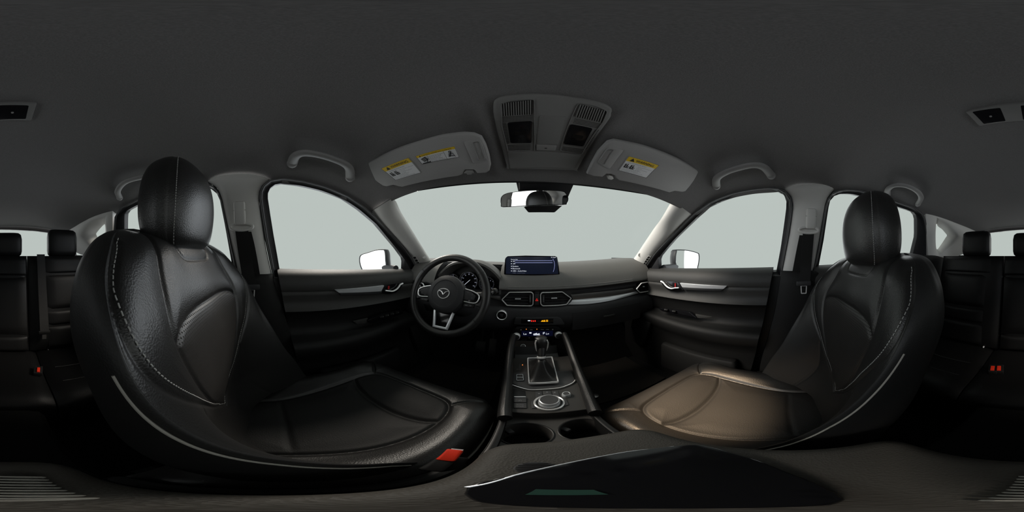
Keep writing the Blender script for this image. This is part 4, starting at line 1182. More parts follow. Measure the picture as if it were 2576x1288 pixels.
def make_seat(side, dy, dz, label, who):
    inner = 'inner'
    root = thing('front_seat', (side * SX, .12 + dy, -.82), label, 'seat', 'front seats')
    def T(s, y, z): return Vector((side * (SX + s), y + dy, z + dz))
    # ---- backrest surface
    ctrl = []
    for z, yf, we, ye, ys in BR:
        yb = ys - .055
        half = [(-.55 * we, yb), (-.88 * we, yb + .014), (-.985 * we, ys), (-1.0 * we, (ys + ye) / 2), (-.985 * we, ye), (-.92 * we, yf[4]), (-.75 * we, yf[3]), (-.55 * we, yf[2]), (-.3 * we, yf[1])]
        ring = [(0, yb)] + half + [(0, yf[0])] + [(-a, b) for a, b in half[::-1]]
        ctrl.append([(a, b, z) for a, b in ring])
    zt, yft, wet, yet, yst = BR[0]
    ctrl = [[(a * .8, -.242 + (b + .242) * .5, .053) for a, b, _ in ctrl[0]]] + ctrl
    C = crn(np.array(ctrl), 20)                       # rows x 20 x 3
    NS = 20
    G = np.array([crc(r, NS) for r in C])             # rows x 280 x 3
    nr, nc, _ = G.shape
    S, Y, Z = G[..., 0].copy(), G[..., 1].copy(), G[..., 2].copy()
    idx = np.arange(nc) / NS
    front = (idx > 5.4) & (idx < 14.6)
    fr = np.broadcast_to(front, S.shape)
    aS = np.abs(S)
    depth = np.zeros_like(S)
    for line, g, w_ in ((SEAM_A, .0042, .0045), (SEAM_TOP, .0042, .005), (SEAM_B, .0036, .004), (SEAM_C, .003, .0045), (SEAM_F, .0025, .0035)):
        d = seg_dist(aS, Z, line)
        depth = np.maximum(depth, g * np.exp(-(d / w_) ** 2) + .8 * g * np.exp(-(d / .022) ** 2))
    # groove along the surface normal
    V = np.stack([S, Y, Z], -1)
    du = np.roll(V, -1, 1) - np.roll(V, 1, 1)
    dv = np.gradient(V, axis=0)
    n = np.cross(du, dv); n /= (np.linalg.norm(n, axis=-1, keepdims=True) + 1e-9)
    cen = np.stack([np.zeros_like(S), np.broadcast_to(Y.mean(1, keepdims=True), S.shape), Z], -1)
    n = n * np.sign(((V - cen) * n).sum())
    V = V - n * (depth * fr)[..., None]
    W_ = V * np.array([side, 1, 1]) + np.array([side * SX, dy, dz])
    pts_ = [Vector(p) for p in W_.reshape(-1, 3)]
    WNrm = grid_normals(W_, True)
    cw = W_.mean(axis=1, keepdims=True)
    if ((W_ - cw) * WNrm).sum() < 0: WNrm = -WNrm
    # ---- divide into panels
    def fn(L, by): return np.array([p[by] for p in L])
    f_s = (aS[:-1] + np.roll(aS, -1, 1)[1:]) / 2; f_z = (Z[:-1] + np.roll(Z, -1, 1)[1:]) / 2
    f_sign = np.where(S[:-1] + np.roll(S, -1, 1)[1:] < 0, 'i', 'o')
    f_fr = np.broadcast_to((front & np.roll(front, -1))[None, :], f_s.shape)
    o_ = np.argsort(fn(SEAM_A, 1)); sa = np.where(f_z > -.44, np.interp(f_z, fn(SEAM_A, 1)[o_], fn(SEAM_A, 0)[o_]), 0)
    o_ = np.argsort(fn(SEAM_B, 1)); sb = np.where(f_z > -.44, np.interp(f_z, fn(SEAM_B, 1)[o_], fn(SEAM_B, 0)[o_]), 0)
    o_ = np.argsort(fn(SEAM_C, 1)); sc = np.interp(f_z, fn(SEAM_C, 1)[o_], fn(SEAM_C, 0)[o_])
    zt_ = np.interp(f_s, fn(SEAM_TOP, 0), fn(SEAM_TOP, 1))
    key = np.char.add('wing', f_sign).astype('<U20')
    key[(f_z > -.02)] = np.char.add('edge', f_sign)[f_z > -.02]
    key[(f_z < -.27) & (f_s < sc)] = 'lower_insert'
    q = (f_s < sb); key[q] = np.char.add('bolster', f_sign)[q]
    key[(f_s < sa) & (f_z < zt_)] = 'backrest_insert'
    key[(f_s < sa) & (f_z >= zt_)] = 'backrest_yoke'
    key[~f_fr] = 'backrest_shell'
    nm = {'bolsteri': 'backrest_bolster', 'bolstero': 'backrest_bolster', 'wingi': 'side_wing', 'wingo': 'side_wing', 'edgei': 'shoulder_edge', 'edgeo': 'shoulder_edge'}
    panels(W_, WNrm, key, nm, {'backrest_insert': 'perf', 'backrest_shell': 'leather_dull', '': 'leather'}, root, True)
    m = MB(); m.ngon([pts_[q_] for q_ in range(nc)]); m.build('backrest_cap', 'leather_dull', root)
    bv = BVHTree.FromPolygons(pts_, [(i * nc + j, i * nc + (j + 1) % nc, (i + 1) * nc + (j + 1) % nc, (i + 1) * nc + j) for i in range(nr - 1) for j in range(nc)])
    def on_front(s, z):
        h, n_, i_, t_ = bv.ray_cast(T(s, .4, z), Vector((0, -1, 0)))
        if n_ is not None and n_.y < 0: n_ = -n_
        return h, n_
    # thread along the bolster seam
    st = MB()
    for sg_ in (-1, 1):
        L = resample([Vector((sg_ * (a - .007 if a > .02 else a), b + .004, 0)) for a, b in SEAM_B], 90)
        for a, b in zip(L, L[1:]):
            p, n1 = on_front(a.x, a.y); q, n2 = on_front(b.x, b.y)
            if p is None or q is None or (q - p).length > .03: continue
            d = q - p; st.tube([p + n1 * .0006 + d * .18, p + n1 * .0012 + d * .5, p + n1 * .0006 + d * .82], .0008, 5)
    o = st.build('bolster_stitching', 'thread', root); o['kind'] = 'stuff'
    # piping down both front edges
    for sg_ in (-1, 1):
        zz = np.linspace(-.10, -.50, 30)
        bz = [r[0] for r in BR][::-1]
        P = []
        for z in zz:
            we = np.interp(z, bz, [r[2] for r in BR][::-1]); ye = np.interp(z, bz, [r[3] for r in BR][::-1])
            P.append(T(sg_ * (we * .995 + .0005), ye - .006, z))
        m = MB(); m.tube(P, .0015, 7); m.build('piping', 'piping', root)
    # ---- cushion
    CY_ = [(-.10, -.575, .0), (-.05, -.558, .012), (.04, -.552, .022), (.15, -.548, .030), (.26, -.540, .030), (.34, -.528, .024), (.40, -.520, .014), (.440, -.526, .006), (.462, -.545, .002), (.470, -.580, 0), (.462, -.64, 0)]
    rows_ = []
    for y, zc, rise in CY_:
        k = .94 if y > .42 else 1
        if y > .45: k = .90
        dz_ = max(0, min(1, (y - .44) / .03))
        half = [(0, zc), (.09, zc), (.145, zc + rise * .15), (.19, zc + rise * .8), (.222, zc + rise), (.246, zc + rise * .55 - .004), (.260, zc - .022), (.263, zc - .06), (.258, min(zc - .09, -.64))]
        if dz_: half = [(a, b - dz_ * .0) for a, b in half]
        full = [(-a * k, y - (.03 * (a / .26) ** 2 if y > .3 else 0), b) for a, b in half[::-1]] + [(a * k, y - (.03 * (a / .26) ** 2 if y > .3 else 0), b) for a, b in half[1:]]
        rows_.append(full)
    C2 = crn(np.array(rows_), 18); G2 = np.array([crn(r, 18) for r in C2])
    nr2, nc2, _ = G2.shape
    S, Y, Z = G2[..., 0], G2[..., 1], G2[..., 2]; aS = np.abs(S)
    Q_IN = smooth2([(.118, -.08), (.128, .03), (.150, .14), (.163, .25), (.160, .33), (.135, .375), (.08, .392), (0, .398)])
    Q_X = smooth2([(0, .262), (.06, .264), (.12, .272), (.163, .285)])
    Q_D = smooth2([(.15, .362), (.19, .39), (.25, .41)])
    Q_R = [(0, .035), (.128, .03)]
    dep = np.zeros_like(S)
    for line, g, w_ in ((Q_IN, .008, .006), (Q_X, .008, .007), (Q_D, .006, .005), (Q_R, .004, .006)):
        d = seg_dist(aS, Y, line); dep = np.maximum(dep, g * np.exp(-(d / w_) ** 2) + .7 * g * np.exp(-(d / .035) ** 2))
    topm = (np.abs(np.arange(nc2) - (nc2 - 1) / 2) < 6.2 * 18)
    V = np.stack([S, Y, Z - dep * topm[None, :]], -1)
    W_ = V * np.array([side, 1, 1]) + np.array([side * SX, dy, dz])
    CN = grid_normals(W_, False)
    if CN[nr2 // 2, nc2 // 2, 2] < 0: CN = -CN
    f_s = (aS[:-1, :-1] + aS[1:, 1:]) / 2; f_y = (Y[:-1, :-1] + Y[1:, 1:]) / 2
    iv = np.interp(f_y, [p[1] for p in Q_IN], [p[0] for p in Q_IN])
    key = np.char.add('cb', np.where(S[:-1, :-1] + S[1:, 1:] < 0, 'i', 'o')).astype('<U24')
    key[f_y > np.interp(f_s, [p[0] for p in Q_D], [p[1] for p in Q_D], left=.362)] = 'cushion_front'
    ins = (f_s < iv) & (f_y < .398)
    key[ins] = 'cushion_insert'; key[ins & (f_y > np.interp(f_s, [p[0] for p in Q_X], [p[1] for p in Q_X]))] = 'cushion_insert_front'
    panels(W_, CN, key, {'cbi': 'cushion_bolster', 'cbo': 'cushion_bolster'}, {'': 'leather', 'cushion_insert': 'leather_matte', 'cushion_insert_front': 'leather_matte'}, root, False)
    for sg_ in (-1, 1):
        P = [T(sg_ * .2625, y, z - .030) for y, z in ((-.02, -.555), (.1, -.55), (.2, -.545), (.28, -.54), (.33, -.533))] + [T(sg_ * .256, .375, -.552), T(sg_ * .243, .405, -.556), T(sg_ * .225, .425, -.56)]
        m = MB(); m.tube(cr(P, 4), .0022, 7); m.build('piping', 'piping', root)
    # ---- base and height lever
    m = MB(); m.box(T(0, .16, -.70 - dz * 0) , (.44, .52, .16), bev=.02); m.build('seat_base', 'seatplastic', root)
    for sg_ in (-1, 1):
        m = MB(); m.box((side * SX + sg_ * .18, .15 + dy, -.80), (.04, .60, .03)); m.build('seat_rail', 'seatplastic', root)
        m = MB(); m.box(T(sg_ * .262, .03, -.60), (.022, .26, .11), bev=.01); m.build('side_cover', 'seatplastic', root)
    # ---- headrest
    HR = [(0, .078, .026, -.196), (.03, .095, .038, -.196), (.10, .110, .050, -.197), (.25, .1175, .058, -.197), (.45, .119, .060, -.195), (.65, .112, .057, -.194), (.80, .098, .051, -.195), (.90, .080, .043, -.197), (.96, .060, .034, -.199), (.99, .036, .021, -.201), (1.0, .012, .007, -.202)]
    R_ = crn(np.array(HR), 5); z0, z1 = .016, .238
    hv = []; nh = 72
    for t, wx, hd_, yc in R_:
        ring = []
        for k in range(nh):
            a = 2 * PI * k / nh; c_, s_ = math.cos(a), math.sin(a); e = 2 / 2.7
            x = wx * math.copysign(abs(c_) ** e, c_); y = hd_ * math.copysign(abs(s_) ** e, s_)
            gx = abs(x) / max(wx, 1e-6)
            g = .004 * math.exp(-((gx - .86) / .03) ** 2) if s_ > -.2 else 0
            ring.append((x, yc + y - g * (1 if s_ > 0 else 0), z0 + (z1 - z0) * t))
        hv.append(ring)
    hp = [T(*p) for r in hv for p in r]; gf, gs = [], []
    HV = np.array([[tuple(T(*p)) for p in r] for r in hv]); HN = grid_normals(HV, True)
    if ((HV - HV.mean(axis=1, keepdims=True)) * HN).sum() < 0: HN = -HN
    HN = HN.reshape(-1, 3)
    for i in range(len(hv) - 1):
        for k in range(nh):
            k2 = (k + 1) % nh; a = 2 * PI * (k + .5) / nh
            x = (abs(hv[i][k][0]) + abs(hv[i][k2][0])) / 2; wx = R_[i][1]
            fc = (i * nh + k, i * nh + k2, (i + 1) * nh + k2, (i + 1) * nh + k)
            (gf if (math.sin(a) > 0 and x < .86 * wx) else gs).append(fc)
    def sub(fs, name, mt_, par):
        used = sorted({q for f_ in fs for q in f_}); mp = {q: k for k, q in enumerate(used)}
        m = MB(); m.add([hp[q] for q in used], [tuple(mp[q] for q in f_) for f_ in fs]); return m.build(name, mt_, par, normals=HN[used])
    hr = sub(gf, 'headrest', 'leather', root); sub(gs, 'headrest_side', 'leather', hr)
    bh = BVHTree.FromPolygons(hp, [(i * nh + k, i * nh + (k + 1) % nh, (i + 1) * nh + (k + 1) % nh, (i + 1) * nh + k) for i in range(len(hv) - 1) for k in range(nh)])
    st = MB()
    for sg_ in (-1, 1):
        L = [Vector((sg_ * np.interp((z - z0) / (z1 - z0), R_[:, 0], R_[:, 1]) * .80, 0, z)) for z in np.linspace(z0 + .006, z1 - .012, 40)]
        for a, b in zip(L, L[1:]):
            p, n1, _, _ = bh.ray_cast(T(a.x, .3, a.z), Vector((0, -1, 0))); q, n2, _, _ = bh.ray_cast(T(b.x, .3, b.z), Vector((0, -1, 0)))
            if p is None or q is None: continue
            if n1.y < 0: n1 = -n1
            d = q - p; st.tube([p + n1 * .0005 + d * .18, p + n1 * .001 + d * .5, p + n1 * .0005 + d * .82], .0008, 5)
    o = st.build('headrest_stitching', 'thread', hr); o['kind'] = 'stuff'
    for sg_ in (-1, 1):
        m = MB(); m.tube([T(sg_ * .055, -.205, -.02), T(sg_ * .055, -.203, .04)], .007, 10); m.build('headrest_post', 'chrome', hr)
    return root
driver_seat = make_seat(-1, 0, 0, 'black leather driver seat behind the steering wheel', 'driver')
pass_seat = make_seat(1, -.055, -.045, 'black leather passenger seat with warm light on its cushion', 'passenger')

# ---- buckle by the driver cushion
bk = thing('belt_buckle', onz(1135, 1150, -.50), 'black belt buckle with a red button between driver seat and armrest', 'buckle')
c = onz(1131, 1148, -.385)
Rb = Matrix.Rotation(.12, 3, 'Z') @ Matrix.Rotation(.35, 3, 'X')
m = MB(); m.box(c + Vector((0, -.002, -.055)), (.019, .038, .11), R=Rb, bev=.004); m.build('housing', 'black', bk)
m = MB(); m.box(c + Vector((0, .002, .003)), (.016, .029, .008), R=Rb, bev=.0025); m.build('release_button', 'red', bk)
m = MB(); m.box(c + Vector((-.002, .020, -.004)), (.012, .005, .004), R=Rb); m.build('slot_edge', 'chrome', bk)

# ================================================================== REAR BENCH
rb = thing('rear_bench', (0, -.85, -.82), 'black leather rear bench with three headrests', 'bench seat')
def ry(z): return -.985 - .27 * (z + .05) * -1 if False else -.99 + (-.05 - z) * .27
def slab(x0, x1, z0, z1, thick, name, mt='rear_leather', par=None, out=0.0, bev=.012, nx=10, nz=12):
    """padded panel on the leaning rear backrest"""
    m = MB(); G = []
    cx_, cz_ = (x0 + x1) / 2, (z0 + z1) / 2
    for i in range(nz + 1):
        row = []
        for j in range(nx + 1):
            u, v = -1 + 2 * j / nx, -1 + 2 * i / nz
            x, z = cx_ + u * (x1 - x0) / 2, cz_ + v * (z1 - z0) / 2
            puff = thick * (1 - abs(u) ** 6) ** .5 * (1 - abs(v) ** 6) ** .5
            row.append(Vector((x, ry(z) + out + puff, z)))
        G.append(row)
    m.grid(G); m.grid([[p + Vector((0, -(p.y - ry(p.z)) - .05, 0)) for p in r] for r in G])
    rim = [(0, j) for j in range(nx + 1)] + [(i, nx) for i in range(1, nz + 1)] + [(nz, j) for j in range(nx - 1, -1, -1)] + [(i, 0) for i in range(nz - 1, 0, -1)]
    m.grid([[G[i][j] for i, j in rim], [Vector((G[i][j].x, ry(G[i][j].z) - .05, G[i][j].z)) for i, j in rim]], cv=True)
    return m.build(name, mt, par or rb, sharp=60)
for x0, x1, in0, in1 in ((-.60, -.135, -.56, -.235), (.160, .60, .255, .56)):
    b_ = slab(x0, x1, -.56, .00, .02, 'backrest', nx=18, nz=18)
    slab(in0, in1, -.315, -.115, .014, 'backrest_pad', par=b_, out=.018)
    slab(in0 - .0, in1, -.405, -.325, .012, 'backrest_pad', par=b_, out=.018)
    slab(in0, in1, -.54, -.415, .012, 'backrest_pad', par=b_, out=.018)
    slab(in0 - (.02 if x0 < 0 else .02), in1, -.105, -.012, .010, 'backrest_pad', par=b_, out=.018)
b_ = slab(-.130, .155, -.56, .00, .02, 'center_backrest', nx=14, nz=18)
slab(-.122, .147, -.115, -.012, .012, 'backrest_pad', par=b_, out=.018)
slab(-.122, .147, -.455, -.125, .012, 'folding_armrest', par=b_, out=.018)
slab(-.122, .147, -.55, -.465, .012, 'backrest_pad', par=b_, out=.018)
def rear_headrest(cx_, w_, z0, z1, y):
    rings = []
    for t, k, d in ((0, .86, .7), (.06, .95, .9), (.2, 1, 1), (.7, 1, 1), (.9, .94, .85), (.98, .8, .5), (1, .6, .25)):
        z = z0 + (z1 - z0) * t; ring = []
        for q in range(40):
            a = 2 * PI * q / 40; c_, s_ = math.cos(a), math.sin(a); e = 2 / 4
            ring.append(Vector((cx_ + w_ * k * math.copysign(abs(c_) ** e, c_), y + .05 * d * math.copysign(abs(s_) ** e, s_), z)))
        rings.append(ring)
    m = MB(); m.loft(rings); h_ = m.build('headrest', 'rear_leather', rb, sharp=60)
    for sg_ in (-1, 1):
        m = MB(); m.tube([Vector((cx_ + sg_ * w_ * .5, y, z0 - .06)), Vector((cx_ + sg_ * w_ * .5, y, z0 + .01))], .006, 8); m.build('headrest_post', 'chrome', h_)
rear_headrest(-.372, .100, .0, .178, -1.055)
rear_headrest(.362, .100, .0, .172, -1.055)
rear_headrest(.002, .106, .0, .150, -1.055)
# rear cushions
def rcush(x0, x1, name):
    G = []; nx = 14
    prof = [(-.90, -.60), (-.86, -.565), (-.78, -.558), (-.68, -.556), (-.58, -.552), (-.50, -.552), (-.455, -.565), (-.43, -.60), (-.435, -.70)]
    prof = [(p.x, p.y) for p in cr([Vector((a, b, 0)) for a, b in prof], 4)]
    for y, z in prof:
        row = []
        for j in range(nx + 1):
            u = -1 + 2 * j / nx; row.append(Vector(((x0 + x1) / 2 + u * (x1 - x0) / 2, y, z - .02 * abs(u) ** 8)))
        G.append(row)
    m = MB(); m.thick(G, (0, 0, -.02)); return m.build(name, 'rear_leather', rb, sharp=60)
for x0, x1 in ((-.60, -.17), (.19, .60)):
    c_ = rcush(x0, x1, 'cushion')
    for yy in (-.66, -.55):
        m = MB(); m.tube([Vector((x0 + .05, yy, -.5535)), Vector(((x0 + x1) / 2, yy + .01, -.5525)), Vector((x1 - .05, yy, -.5535))], .0025, 6); m.build('cushion_seam', 'black', c_)
rcush(-.165, .185, 'center_cushion')
m = MB(); m.box((0, -.66, -.70), (1.2, .40, .22), bev=.02); m.build('bench_base', 'seatplastic', rb)
# anchor covers
for px, py in ((122, 882), (2474, 873)):
    p = ony(px, py, -.845); m = MB(); m.lathe([(.005, -.006), (.005, .004), (.003, .006)], p, (0, 1, 0), 12); m.build('anchor_button', 'silver', rb)
# rear buckles
def rear_buckle(px, py, label, rz=0, w_=.016):
    p = onz(px, py, -.538)
    b = thing('rear_buckle', p + Vector((0, 0, -.014)), label, 'buckle', 'rear belt buckles')
    R2 = Matrix.Rotation(rz, 3, 'Z')
    m = MB(); m.box(p + Vector((0, 0, -.008)), (.036, .058, .022), R=R2, bev=.004); m.build('housing', 'black', b)
    m = MB(); m.box(p + Vector((0, .008, .005)), (w_, .034, .008), R=R2, bev=.002); m.build('release_button', 'red', b)
rear_buckle(2498, 926, 'red-buttoned rear buckle nearer the passenger side of a pair on the bench', .2)
rear_buckle(2514, 926, 'red-buttoned rear buckle nearer the bench centre of a pair on the bench', .2)
rear_buckle(96, 930, 'single red-buttoned rear buckle on the bench behind the driver seat', -.2, .012)
# rear belt hanging in front of the backrest
def strap(P, wd, t, name, par, width_dir):
    wd_ = Vector(width_dir).normalized(); G = []
    for p in P:
        G.append([p - wd_ * wd / 2, p - wd_ * wd * .25, p, p + wd_ * wd * .25, p + wd_ * wd / 2])
    m = MB(); nrm = (P[1] - P[0]).cross(wd_).normalized(); m.thick(G, nrm * t); return m.build(name, 'belt', par)
rs = thing('rear_seat_belt', (-.21, -.86, -.55), 'black rear seat belt strap hanging on the backrest behind the driver seat', 'seat belt')
P = [Vector((-.212, ry(z) + .045, z)) for z in (.01, -.08, -.2, -.32, -.44)]
strap(P, .048, .002, 'webbing', rs, (1, 0, 0))
p = Vector((-.208, ry(-.43) + .055, -.43)); m = MB(); m.box(p, (.062, .010, .022), bev=.004); m.build('tongue_grip', 'black', rs)
m = MB(); m.box(p + Vector((0, 0, -.026)), (.022, .003, .034)); m.build('tongue', 'gunmetal', rs)

# ================================================================== FRONT BELTS
BELT_PX = {-1: dict(cover=(603, 536), ring=(608, 571), A=[(608, 578), (613, 620), (619, 660), (626, 700), (631, 722)], B=[(620, 583), (628, 615), (636, 655), (643, 694)], tongue=(632, 722), cov_h=(505, 566)),
           1: dict(cover=(2040, 550), ring=(2034, 579), A=[(2034, 586), (2031, 625), (2028, 665), (2025, 700), (2022, 716)], B=[(2022, 592), (2015, 625), (2009, 655), (2003, 686)], tongue=(2022, 713), cov_h=(524, 577))}
for side, who in ((-1, 'driver'), (1, 'passenger')):
    d = BELT_PX[side]; bv = BV_B[side]
    blow = BV_B[side, 'low']
    def off(px, py, o):
        for q in (bv, blow):
            h_ = q.ray_cast(EYE, ray(px, py))
            if h_[0] is not None and h_[0].z > -.30 and (q is blow or py < 697): return cast(q, px, py, o)
        return onside(px, py, side, -o)
    sb = thing('seat_belt', onside(*d['A'][-1], side), 'black front seat belt on its %s side pillar anchor' % who, 'seat belt', 'front seat belts')
    inn = Vector((-side, 0, 0))
    c = off(*d['cover'], .016); hz_ = abs(off(d['cover'][0], d['cov_h'][0], .01).z - off(d['cover'][0], d['cov_h'][1], .01).z)
    Rt = Matrix.Rotation(side * -.26, 3, 'Y')
    m = MB(); m.box(c, (.022, .040, hz_), R=Rt, bev=.008); cv = m.build('anchor_cover', 'pillar', sb)
    m = MB(); m.box(c + inn * .0005 + Vector((0, 0, hz_ * .12)), (.0225, .0405, .0012), R=Rt); m.build('cover_seam', 'seal', cv)
    c2 = off(*d['ring'], .012)
    P = [c2 + Vector((0, .040 * math.cos(a), .013 * math.sin(a))) + inn * .004 for a in (2 * PI * k / 28 for k in range(28))]
    m = MB(); m.tube(P, .0055, 8, closed=True); m.build('guide_loop', 'pillar', sb)
    PA = [off(x, y, .020 if y < 690 else .006) for x, y in d['A']]
    strap(cr(PA, 4), .047, .0015, 'webbing', sb, (0, 1, 0))
    PB = [off(x, y, .008) for x, y in d['B']]
    strap(cr(PB, 4), .036, .0015, 'webbing', sb, (0, 1, 0))
    PL = [PA[-1] + Vector((0, .0, 0)), PA[-1] + Vector((side * .012, .004, -.04)), PA[-1] + Vector((side * .022, .006, -.09))]
    strap(cr(PL, 5), .047, .0015, 'lower_webbing', sb, (0, 1, 0))
    tg = off(*d['tongue'], .012)
    m = MB(); m.box(tg, (.012, .064, .022), bev=.005); tq = m.build('tongue_grip', 'dash', sb)
    fp = [tg + Vector((0, y, z)) for y, z in ((-.014, -.008), (.014, -.008), (.012, -.046), (-.012, -.046))]
    m = MB(); m.frame(rnd(fp, .004, 3), .004, .002, inn); m.build('tongue', 'chrome', tq)

# ================================================================== VISORS
VN = Vector((0, -.48, -.88)).normalized()
VP0 = Vector((0, .36, .272)); 
def vis(px, py, lift=0.0): return onpl(px, py, VP0 + VN * lift, VN)
VIS = {-1: [(909, 423), (919.6, 412), (945, 401), (998, 376), (1051, 358.4), (1110, 342), (1126, 339.6), (1165.5, 335), (1191, 337), (1210, 345), (1221, 365), (1230, 393), (1234, 418), (1231, 430), (1223, 436), (1200, 437), (1195, 430), (1191, 428), (1170, 428), (1164, 436), (1163, 440), (1151.5, 444), (1012, 471), (1003, 469.5), (989, 466), (973, 470), (963, 468), (908, 432)],
       1: [(1477, 439), (1488, 415), (1506, 383), (1530, 358), (1547, 353), (1572, 358), (1621, 369), (1670, 386), (1711.5, 404), (1753.5, 428), (1772, 442), (1776, 449), (1767, 457), (1725.5, 482), (1716, 483.5), (1697.6, 481), (1684, 485), (1558, 455), (1549, 450), (1547, 443), (1538, 439), (1526, 438), (1516, 446), (1493.5, 444)]}
def warn_label(quad, band, par, name, lines, head):
    """quad: px TL TR BR BL; band: px left/right ends of the header's lower edge"""
    TL, TR, BR_, BL = [vis(a, b, .0012) for a, b in quad]
    m = MB(); m.plate([TL, TR, BR_, BL], .001, VN); lb = m.build(name, 'label_white', par)
    L0, R0 = [vis(a, b, .0012) for a, b in band]
    m = MB(); m.plate([p + VN * .0004 for p in (TL, TR, R0, L0)], .0004, VN); m.build('header', 'label_yellow', lb)
    m = MB(); m.frame([p + VN * .0002 for p in (TL, TR, BR_, BL)], .0007, .0004, VN); m.build('border', 'ink', lb)
    return lb, TL, TR, BR_, BL, L0, R0
def bil(TL, TR, BR_, BL, u, v): return TL.lerp(TR, u).lerp(BL.lerp(BR_, u), v)
for side, who in ((-1, 'driver'), (1, 'passenger')):
    P = [vis(a, b) for a, b in VIS[side]]
    vz = thing('sun_visor', sum((p for p in P), Vector()) / len(P) + Vector((0, 0, .012)), 'grey sun visor with %s above the %s side of the windscreen' % ('two warning labels' if side < 0 else 'one warning label', who), 'sun visor', 'sun visors')
    m = MB(); m.plate(P, .014, VN, .0045); m.build('panel', 'visor', vz, sharp=50)
    cov = {-1: [(1166, 358), (1174, 353.5), (1208, 352), (1226, 402), (1222, 406), (1190, 412)], 1: [(1502, 411), (1528, 373), (1540, 372), (1566, 377), (1568, 380), (1535, 424), (1530, 425)]}[side]
    Q = rnd([vis(a, b, .002) for a, b in cov], .006, 3)
    m = MB(); m.plate(Q, .002, VN, .0012); vc_ = m.build('vanity_cover', 'visor', vz)
    hl = {-1: [(1186, 357), (1206, 354), (1222, 400), (1203, 404)], 1: [(1504, 410), (1528, 374), (1546, 375), (1521, 415)]}[side]
    m = MB(); m.frame(rnd([vis(a, b, .0024) for a, b in hl], .006, 3), .002, .0016, VN); m.build('cover_grip', 'handle', vc_)
    cl = {-1: [(1166, 436), (1172, 429), (1190, 429), (1194, 436), (1187, 437), (1186, 440), (1175, 440), (1174, 437)], 1: [(1528, 447), (1532, 443), (1541, 444), (1544, 450), (1538, 453), (1530, 451)]}[side]
    m = MB(); m.plate([vis(a, b, -.002) for a, b in cl], .012, VN, .0015); m.build('visor_clip', 'pillar' if side > 0 else 'handle', vz)
    # big warning label
    if side < 0: q, bd = [(959, 424), (1027, 397), (1059, 434.6), (995, 453.5)], [(970, 432), (1037, 407)]
    else: q, bd = [(1582, 393), (1658, 416), (1626, 448), (1556, 429)], [(1574, 404), (1649, 425)]
    lb, TL, TR, BR_, BL, L0, R0 = warn_label(q, bd, vz, 'warning_label', 0, 0)
    rt = (TR - TL).normalized(); up_ = (TL - BL); up_ = (up_ - rt * up_.dot(rt)).normalized(); W_ = (TR - TL).length; Hh = (TL - L0).length
    tx = MB(); o0 = L0.lerp(R0, .28) + up_ * Hh * .20 + VN * .0006
    text_into(tx, 'WARNING', o0, rt, up_, Hh * .52, 'LEFT', .0004)
    # alert triangle
    tb = L0.lerp(R0, .10) + up_ * Hh * .15 + VN * .001
    tx.add([tb, tb + rt * W_ * .14, tb + rt * W_ * .07 + up_ * Hh * .68], [(0, 1, 2)])
    tx.build('warning_text', 'ink', lb, recalc=False)
    sm = MB()
    def B_(u, v): return bil(L0, R0, BR_, BL, u, v) + VN * .0006
    text_into(sm, 'EVEN WITH ADVANCED AIR BAGS', B_(.10, .13), rt, up_, W_ * .026)
    for i, t in enumerate(('Children can be killed or seriously injured', 'by the air bag.', 'The back seat is the safest place', 'for children.')):
        text_into(sm, t, B_(.45, .28 + .11 * i), rt, up_, W_ * .020)
    for i, t in enumerate(('Never put a rear-facing child seat in the front.', 'Always use seat belts and child restraints.', 'See owner manual for more information about air bags.')):
        text_into(sm, t, B_(.06, .70 + .11 * i), rt, up_, W_ * .022)
    sm.build('small_print', 'inkgrey', lb, recalc=False)
    pc_ = MB()
    for u0 in (.06, .24):      # two seat-and-occupant pictograms
        def R4(a0, b0, a1, b1): pc_.add([B_(u0 + a0, b0), B_(u0 + a1, b0), B_(u0 + a1, b1), B_(u0 + a0, b1)], [(0, 1, 2, 3)])
        R4(.0, .24, .035, .60); R4(.0, .52, .14, .60); R4(.055, .34, .10, .50); R4(.06, .23, .095, .31); R4(.10, .42, .15, .47)
    pc_.build('pictogram', 'ink', lb, recalc=False)
    if side < 0:
        lb, TL, TR, BR_, BL, L0, R0 = warn_label([(1045, 393), (1143, 368), (1155, 395.5), (1062, 413.6)], [(1050, 398), (1146, 374)], vz, 'rollover_label', 0, 0)
        rt = (TR - TL).normalized(); up_ = (TL - BL); up_ = (up_ - rt * up_.dot(rt)).normalized(); W_ = (TR - TL).length; Hh = (TL - L0).length
        tx = MB(); text_into(tx, 'WARNING: HIGHER ROLLOVER RISK', L0.lerp(R0, .14) + up_ * Hh * .2 + VN * .0006, rt, up_, Hh * .42)
        tb = L0.lerp(R0, .07) + up_ * Hh * .1 + VN * .001; tx.add([tb, tb + rt * W_ * .05, tb + rt * W_ * .025 + up_ * Hh * .7], [(0, 1, 2)])
        def B_(u, v): return bil(L0, R0, BR_, BL, u, v) + VN * .0008
        def quadm(a): tx.add([B_(*p) for p in a], [tuple(range(len(a)))])
        quadm([(.27, .0), (.278, .0), (.278, 1), (.27, 1)]); quadm([(.70, 0), (.708, 0), (.708, 1), (.70, 1)])
        quadm([(.03, .86), (.27, .82), (.27, .96), (.04, .98)])
        for a in ([(.08, .25), (.20, .12), (.24, .5), (.12, .7)],):
            tx.tube([B_(*p) for p in a], .0009, 5, closed=True)
        tx.tube([B_(.12, .2), B_(.16, .62)], .0009, 5); tx.tube([B_(.17, .16), B_(.21, .56)], .0009, 5); tx.tube([B_(.18, .8), B_(.24, .45)], .0009, 5)
        tx.tube([B_(.84 + .03 * math.cos(a), .2 + .1 * math.sin(a)) for a in (2 * PI * k / 12 for k in range(12))], .0006, 5, closed=True)
